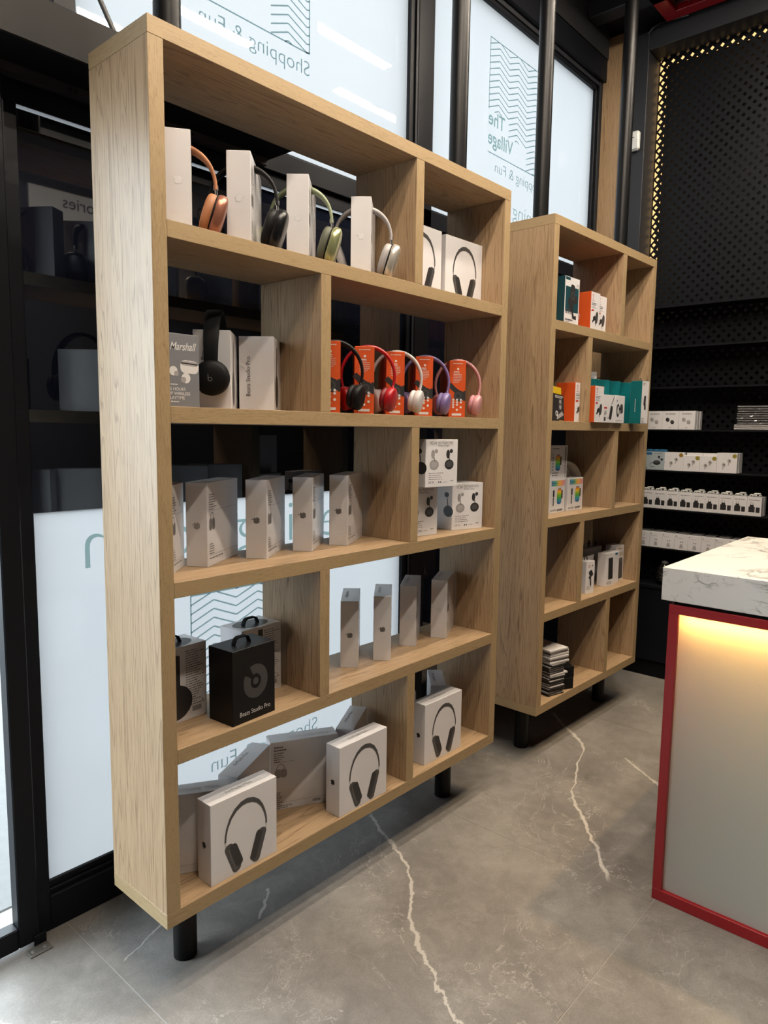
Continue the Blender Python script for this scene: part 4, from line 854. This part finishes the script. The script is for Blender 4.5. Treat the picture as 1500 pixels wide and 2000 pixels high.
# bottom row of the narrow shelf: slim cases and black boxes
GC = 'slim cases stacked on the bottom of the narrow shelf'
z = Z5; x0 = 1.862
for k in range(22):
    white = k in range(16, 22) or k in (10,)
    th = .0105 if k > 15 else .0088; R = random.Random(k); dx, dy = R.uniform(-.006, .006), R.uniform(-.006, .004); w = .118 if k > 15 else .092 + (.02 if k == 10 else 0)
    g = thing('slim_case', '%s case, number %s up the leaning stack' % ('white slim' if white else 'clear and grey slim', ('one', 'two', 'three', 'four', 'five', 'six', 'seven', 'eight', 'nine', 'ten', 'eleven', 'twelve', 'thirteen', 'fourteen', 'fifteen', 'sixteen', 'seventeen', 'eighteen', 'nineteen', 'twenty', 'twenty-one', 'twenty-two')[k]), 'case', (x0 + dx, .025 + dy, z), -14 + R.uniform(-3, 3), GC)
    m = MB(); m.box(0, 0, .0004, w, .16, th * .55, c=.0006); m.build('tray', DKPACK if not white else INKL, g); m = MB(); m.box(.001, .001, th * .55, w - .001, .159, th, c=.0006); m.build('lid', WHITE if white else LGREY, g); z += th
for k in range(2):
    g = carton('black_box', 'small black box on the bottom of the narrow shelf, %s of two' % ('lower', 'upper')[k], (1.978 + .004 * k, .028 + .003 * k, Z5 + .051 * k), -27.7 - 3 * k, .062, .095, .0505, BLKBOX, 'small black boxes beside the slim cases')

# ------------------------------------------------------------------ goods on the black wall shelves (front edge x = SHX0)
XF = SHX0 + .006
def wall_box(name, label, y1, z, w, h, d, mat, group, fill=None, inks=None, rot=90, dx=0, fm=None, mats=None):
    """front faces -x; y1 is its left edge seen from the room"""
    g = carton(name, label, (XF + dx, y1, z), -90, w, d, h, mat, group, fm, mats); f = face('front', w, d, h)
    if fill: art('printed_picture', g, inks, lambda m: fill(m, f, w, d, h))
    return g
S4, S5, S6, S7 = SZ[3] + .0003, SZ[4] + .0003, SZ[5] + .0003, SZ[6] + .0003
def buds(c):
    def fn(m, f, w, d, h): m.greek(f, w * .2, h * .86, w * .62, 1, h * .07, 2, .6, 2); m.disc(f, w * .32, h * .53, h * .10, c, h * .115, rot=.5); m.disc(f, w * .62, h * .40, h * .10, c, h * .115, rot=.5); m.disc(f, w * .36, h * .58, h * .05, 3); m.disc(f, w * .60, h * .44, h * .05, 3); m.greek(f, w * .42, h * .12, w * .22, 1, h * .05, 2, .5, 3)
    return fn
for k, (y, n_) in enumerate(((.159, 'pale earbuds, by the oak shelf'), (.0735, 'black earbuds, middle of three'), (-.0125, 'pale earbuds, right end'))):
    wall_box('earbud_box', 'small white carton picturing %s' % n_, y, S4, .085, .10, .035, WHITE, 'earbud cartons on the black wall shelf', buds((1, 0, 1)[k]), [SHADE, INKL, INKG, SHADE2 if k == 1 else LGREY])
    for j in range(2): wall_box('earbud_box', 'white carton standing %s behind the %s earbud carton' % (('directly', 'last')[j], ('left', 'middle', 'right')[k]), y - .001 - .002 * j, S4, .085, .0995, .034, WHITE, 'earbud cartons behind the front three', dx=.0355 * (j + 1))
def bluep(m, f, w, d, h): m.rect(f, w * .06, h * .82, w * .36, h * .96, 1); m.disc(f, w * .62, h * .40, w * .19, 0, h * .13); m.disc(f, w * .62, h * .44, w * .14, 2, h * .06); m.disc(f, w * .72, h * .72, .007, 0); m.disc(f, w * .87, h * .58, .007, 0); m.stroke(f, ((w * .72, h * .70), (w * .75, h * .60)), .004, 0); m.stroke(f, ((w * .46, h * .42), (w * .30, h * .36), (w * .27, h * .24), (w * .36, h * .15), (w * .5, h * .18)), .0025, 0); m.greek(f, w * .5, h * .92, w * .4, 1, h * .06, 3, .4, 2); m.rect(f, w * .06, h * .06, w * .14, h * .11, 0)
wall_box('earphone_box', 'pale blue earphone carton picturing a black case, by the oak shelf', .159, S5, .108, .100, .035, PALEB, None, bluep, [SHADE, BLUEINK, SHADE2, INKG])
for k in range(3):
    m = MB(); m.box(0, -.03 - .002 * k, 0, .03, 0, .012, c=.003); o = m.build('blue_pouch', BLUEINK); o.location = (XF + .003, .152 - .036 * k, S5 + .1005); tag(o, 'small blue pouch lying on the pale blue carton, %s' % ('left', 'middle', 'right')[k], 'pouch', 'blue pouches on the pale blue carton')
def pods(c):
    def fn(m, f, w, d, h):
        for u, v in ((.36, .40), (.62, .60)): m.disc(f, w * u, h * v, .009, 1, .011, rot=.4); m.stroke(f, ((w * u, h * v), (w * (u - .04), h * (v - .22))), .005, 1); m.disc(f, w * (u + .02), h * (v + .02), .0035, 0)
        m.disc(f, w * .87, h * .85, .011, c); m.greek(f, w * .82, h * .86, w * .1, 1, .003, 3, .6)
    return fn
GE = 'white earphone cartons with round stickers'
for k, (y, w, h, n_) in enumerate(((.0505, .101, .100, 'tall, with orange sticker, beside the pale blue one'), (-.051, .0835, .085, 'short, with dull sticker, second of four'), (-.1355, .084, .085, 'short, with olive sticker, third of four'), (-.2205, .099, .104, 'tall, with olive sticker, right end'))):
    wall_box('earphone_box', 'white earphone carton %s' % n_, y, S5, w, h, .03, WHITE, GE, pods((2, 4, 4, 4)[k]), [SHADE, LGREY, OCHRE, INK, OLIVE])
    for j in range(2): wall_box('earphone_box', 'white earphone carton %s behind the %s front one' % (('next', 'last')[j], ('first', 'second', 'third', 'fourth')[k]), y - (.006 if k < 3 else .001), S5, min(w, .0835) if k < 3 else w, .099 if k < 3 else h, .03, WHITE, 'white earphone cartons behind the front ones', dx=.031 * (j + 1))
def plug(m, f, w, d, h):
    m.greek(f, w * .13, h * .86, w * .75, 1, h * .05, 2, .65, 2); m.rect(f, w * .12, h * .20, w * .55, h * .50, 0); m.rect(f, w * .20, h * .5, w * .47, h * .60, 0)
    for u in (.26, .41): m.rect(f, w * (u - .015), h * .60, w * (u + .015), h * .72, 1)
    m.rrect(f, w * .76, h * .33, w * .27, h * .28, .002, 0, 0); m.greek(f, w * .25, h * .8, w * .2, 1, .003, 2, .4)
ny = ('first', 'second', 'third', 'fourth', 'fifth', 'sixth', 'seventh', 'eighth', 'ninth')
for k in range(9):
    y = .166 - .0684 * k; wall_box('charger_box', 'white plug carton with black plug picture, %s from the oak shelf' % ny[k], y, S6, .0675, .097, .04, WHITE, 'plug cartons in a row on the wall shelf', plug, [DKPACK, INKG, INKG])
    wall_box('charger_box', 'white plug carton behind the %s one of the row' % ny[k], y - .001, S6, .0675, .0968, .04, WHITE, 'plug cartons behind the front row', dx=.041)
    g = thing('plug_adapter', 'white plug adapter lying on the plug cartons, %s from the oak shelf' % ny[k], 'adapter', (XF + .004, y - .006, S6 + .0973), -90, 'white adapters on the plug cartons')
    m = MB(); m.box(0, 0, 0, .052, .034, .013, c=.004); m.box(.020, .002, .013, .048, .032, .020, c=.003); m.build('body', WHITEB, g); f = face('front', .052, .034, .02); art('print', g, INK, lambda m: (m.rect(f, .008, .005, .013, .009), m.rect(f, .018, .005, .03, .008), m.rect(f, .036, .006, .046, .013))[0])
def tinyp(m, f, w, d, h): m.disc(f, w * .12, h * .88, .003, 0); m.greek(f, w * .12, h * .78, w * .5, 1, .004, 1, .5, 2); m.disc(f, w * .46, h * .52, .003, 0); m.disc(f, w * .60, h * .52, .003, 0); m.poly(f, ((w * .36, h * .12), (w * .66, h * .12), (w * .6, h * .38), (w * .42, h * .38)), 2)
for k in range(8):
    y = .177 - .0695 * k; wall_box('adapter_box', 'plain white adapter carton on the lowest wall shelf, %s from the oak shelf' % ny[k], y, S7, .0685, .084, .05, WHITE, 'adapter cartons on the lowest wall shelf', tinyp, [INKG, INKL, LGREY])
    m = MB(); m.box(0, -.055, 0, .06, 0, .007, c=.003); o = m.build('wrapped_adapter', CLEARW); o.location = (XF + .03, y - .006, S7 + .0843); tag(o, 'clear wrapped adapter on the adapter cartons, %s from the oak shelf' % ny[k], 'adapter', 'wrapped adapters on the adapter cartons')
# flat packs
z = S4; R = random.Random(3)
for k in range(11):
    th = .0095 if k < 3 else .0105 + R.uniform(0, .003); y = (-.292 if k < 3 else -.302 - R.uniform(0, .006))
    g = thing('flat_pack', '%s flat pack, %s from the bottom of the wall shelf pile' % ('white edged' if k < 3 else 'crinkly clear wrapped', (ny + ('tenth', 'eleventh'))[k]), 'pack', (XF + .002, y, z), 0, 'flat packs piled on the wall shelf')
    m = MB(); m.box(.001, -.27, .0003, .12, -.001, th * .45); m.build('card', DKPACK, g); m = MB()
    if k < 3: m.box(0, -.272, th * .45, .122, 0, th * .98, c=.001)
    else:
        N = 18
        for i in range(N):   # wrinkled film edge
            a, b = -.27 * i / N, -.27 * (i + 1) / N; q = R.uniform(0, .004); m.add([(-.002 - q, a, th * .4 + R.uniform(0, .002)), (-.002 - R.uniform(0, .004), b, th * .4), (.12, b, th * .9), (.12, a, th * .9), (0, a, th * .97), (0, b, th * .97)], [(0, 1, 5, 4), (4, 5, 2, 3)])
    m.build('wrap', INKW if k < 3 else CLEARW, g); z += th
# bag of dark stones on the cabinet
g = thing('glittering_bag', 'dark knobbly bag of stones standing on the low black cabinet', 'bag', (3.175, .035, .5352))
m = MB(); R = random.Random(5); nu, nv = 22, 30; vs = []; fs = []
for i in range(nu + 1):
    t = i / nu; r = (.034 + .006 * math.sin(3 * t + .5)) * min(1, 3.2 * (t + .08)) * (1 - .35 * max(0, t - .8) / .2)
    for j in range(nv): a = 2 * math.pi * j / nv; q = r * (1 + R.uniform(-.10, .10)); vs.append((q * math.cos(a), q * math.sin(a), .115 * t + R.uniform(-.002, .002) * (0 < i)))
for i in range(nu):
    for j in range(nv): fs.append((i * nv + j, i * nv + (j + 1) % nv, (i + 1) * nv + (j + 1) % nv, (i + 1) * nv + j))
fs.append(tuple(range(nu * nv, nu * nv + nv))); m.add(vs, fs); m.build('bag_body', simple('dark_glitter', (.035, .032, .03, 1), .15, coat=.8, grime=.6), g)
m = MB(); m.sell((0, 0, .125), .014, .02, .012, 1, 1); m.build('bag_knot', CLEARW, g)

# ------------------------------------------------------------------ counter
g = thing('service_counter', 'counter with red frame, frosted glowing front and thick white marble top', 'counter', (0, 0, 0))
m = MB(); m.box(1.196, -2.6, .908, 2.044, -.664, 1.003, c=.0015); m.build('marble_top', MARBLE, g)
CX, CY = 1.2, -.686; RL = [((CX, -2.6, 0), (CX + .045, CY, .034)), ((CX, -2.6, .872), (CX + .045, CY, .898)), ((CX, CY - .027, .034), (CX + .045, CY, .872)), ((CX, -2.6, .034), (CX + .045, -2.573, .872))]
for a, b in RL: m = MB(); m.box(*a, *b, c=.0012); m.build('frame_rail', RED, g)
m = MB(); m.add([(CX + .012, -2.573, .034), (CX + .012, CY - .027, .034), (CX + .012, CY - .027, .872), (CX + .012, -2.573, .872)], [(0, 3, 2, 1)]); m.build('frosted_front', ACRYL, g)
m = MB(); m.box(CX + .03, -2.573, .868, CX + .04, CY - .03, .8715); m.build('led_strip', LEDC, g)
m = MB(); m.box(CX + .11, -2.573, .02, CX + .12, CY - .02, .87); m.box(CX + .045, -2.573, .012, CX + .11, CY - .03, .02); m.build('inner_board', BINNER, g)
m = MB(); m.box(CX + .045, CY - .018, .0, 2.0, CY, .9); m.box(CX + .12, -2.6, 0, 2.0, -2.58, .9); m.build('end_board', RED, g); m = MB(); m.box(1.21, -2.59, .8985, 2.03, CY - .01, .908); m.build('shadow_gap', BLACKM, g)
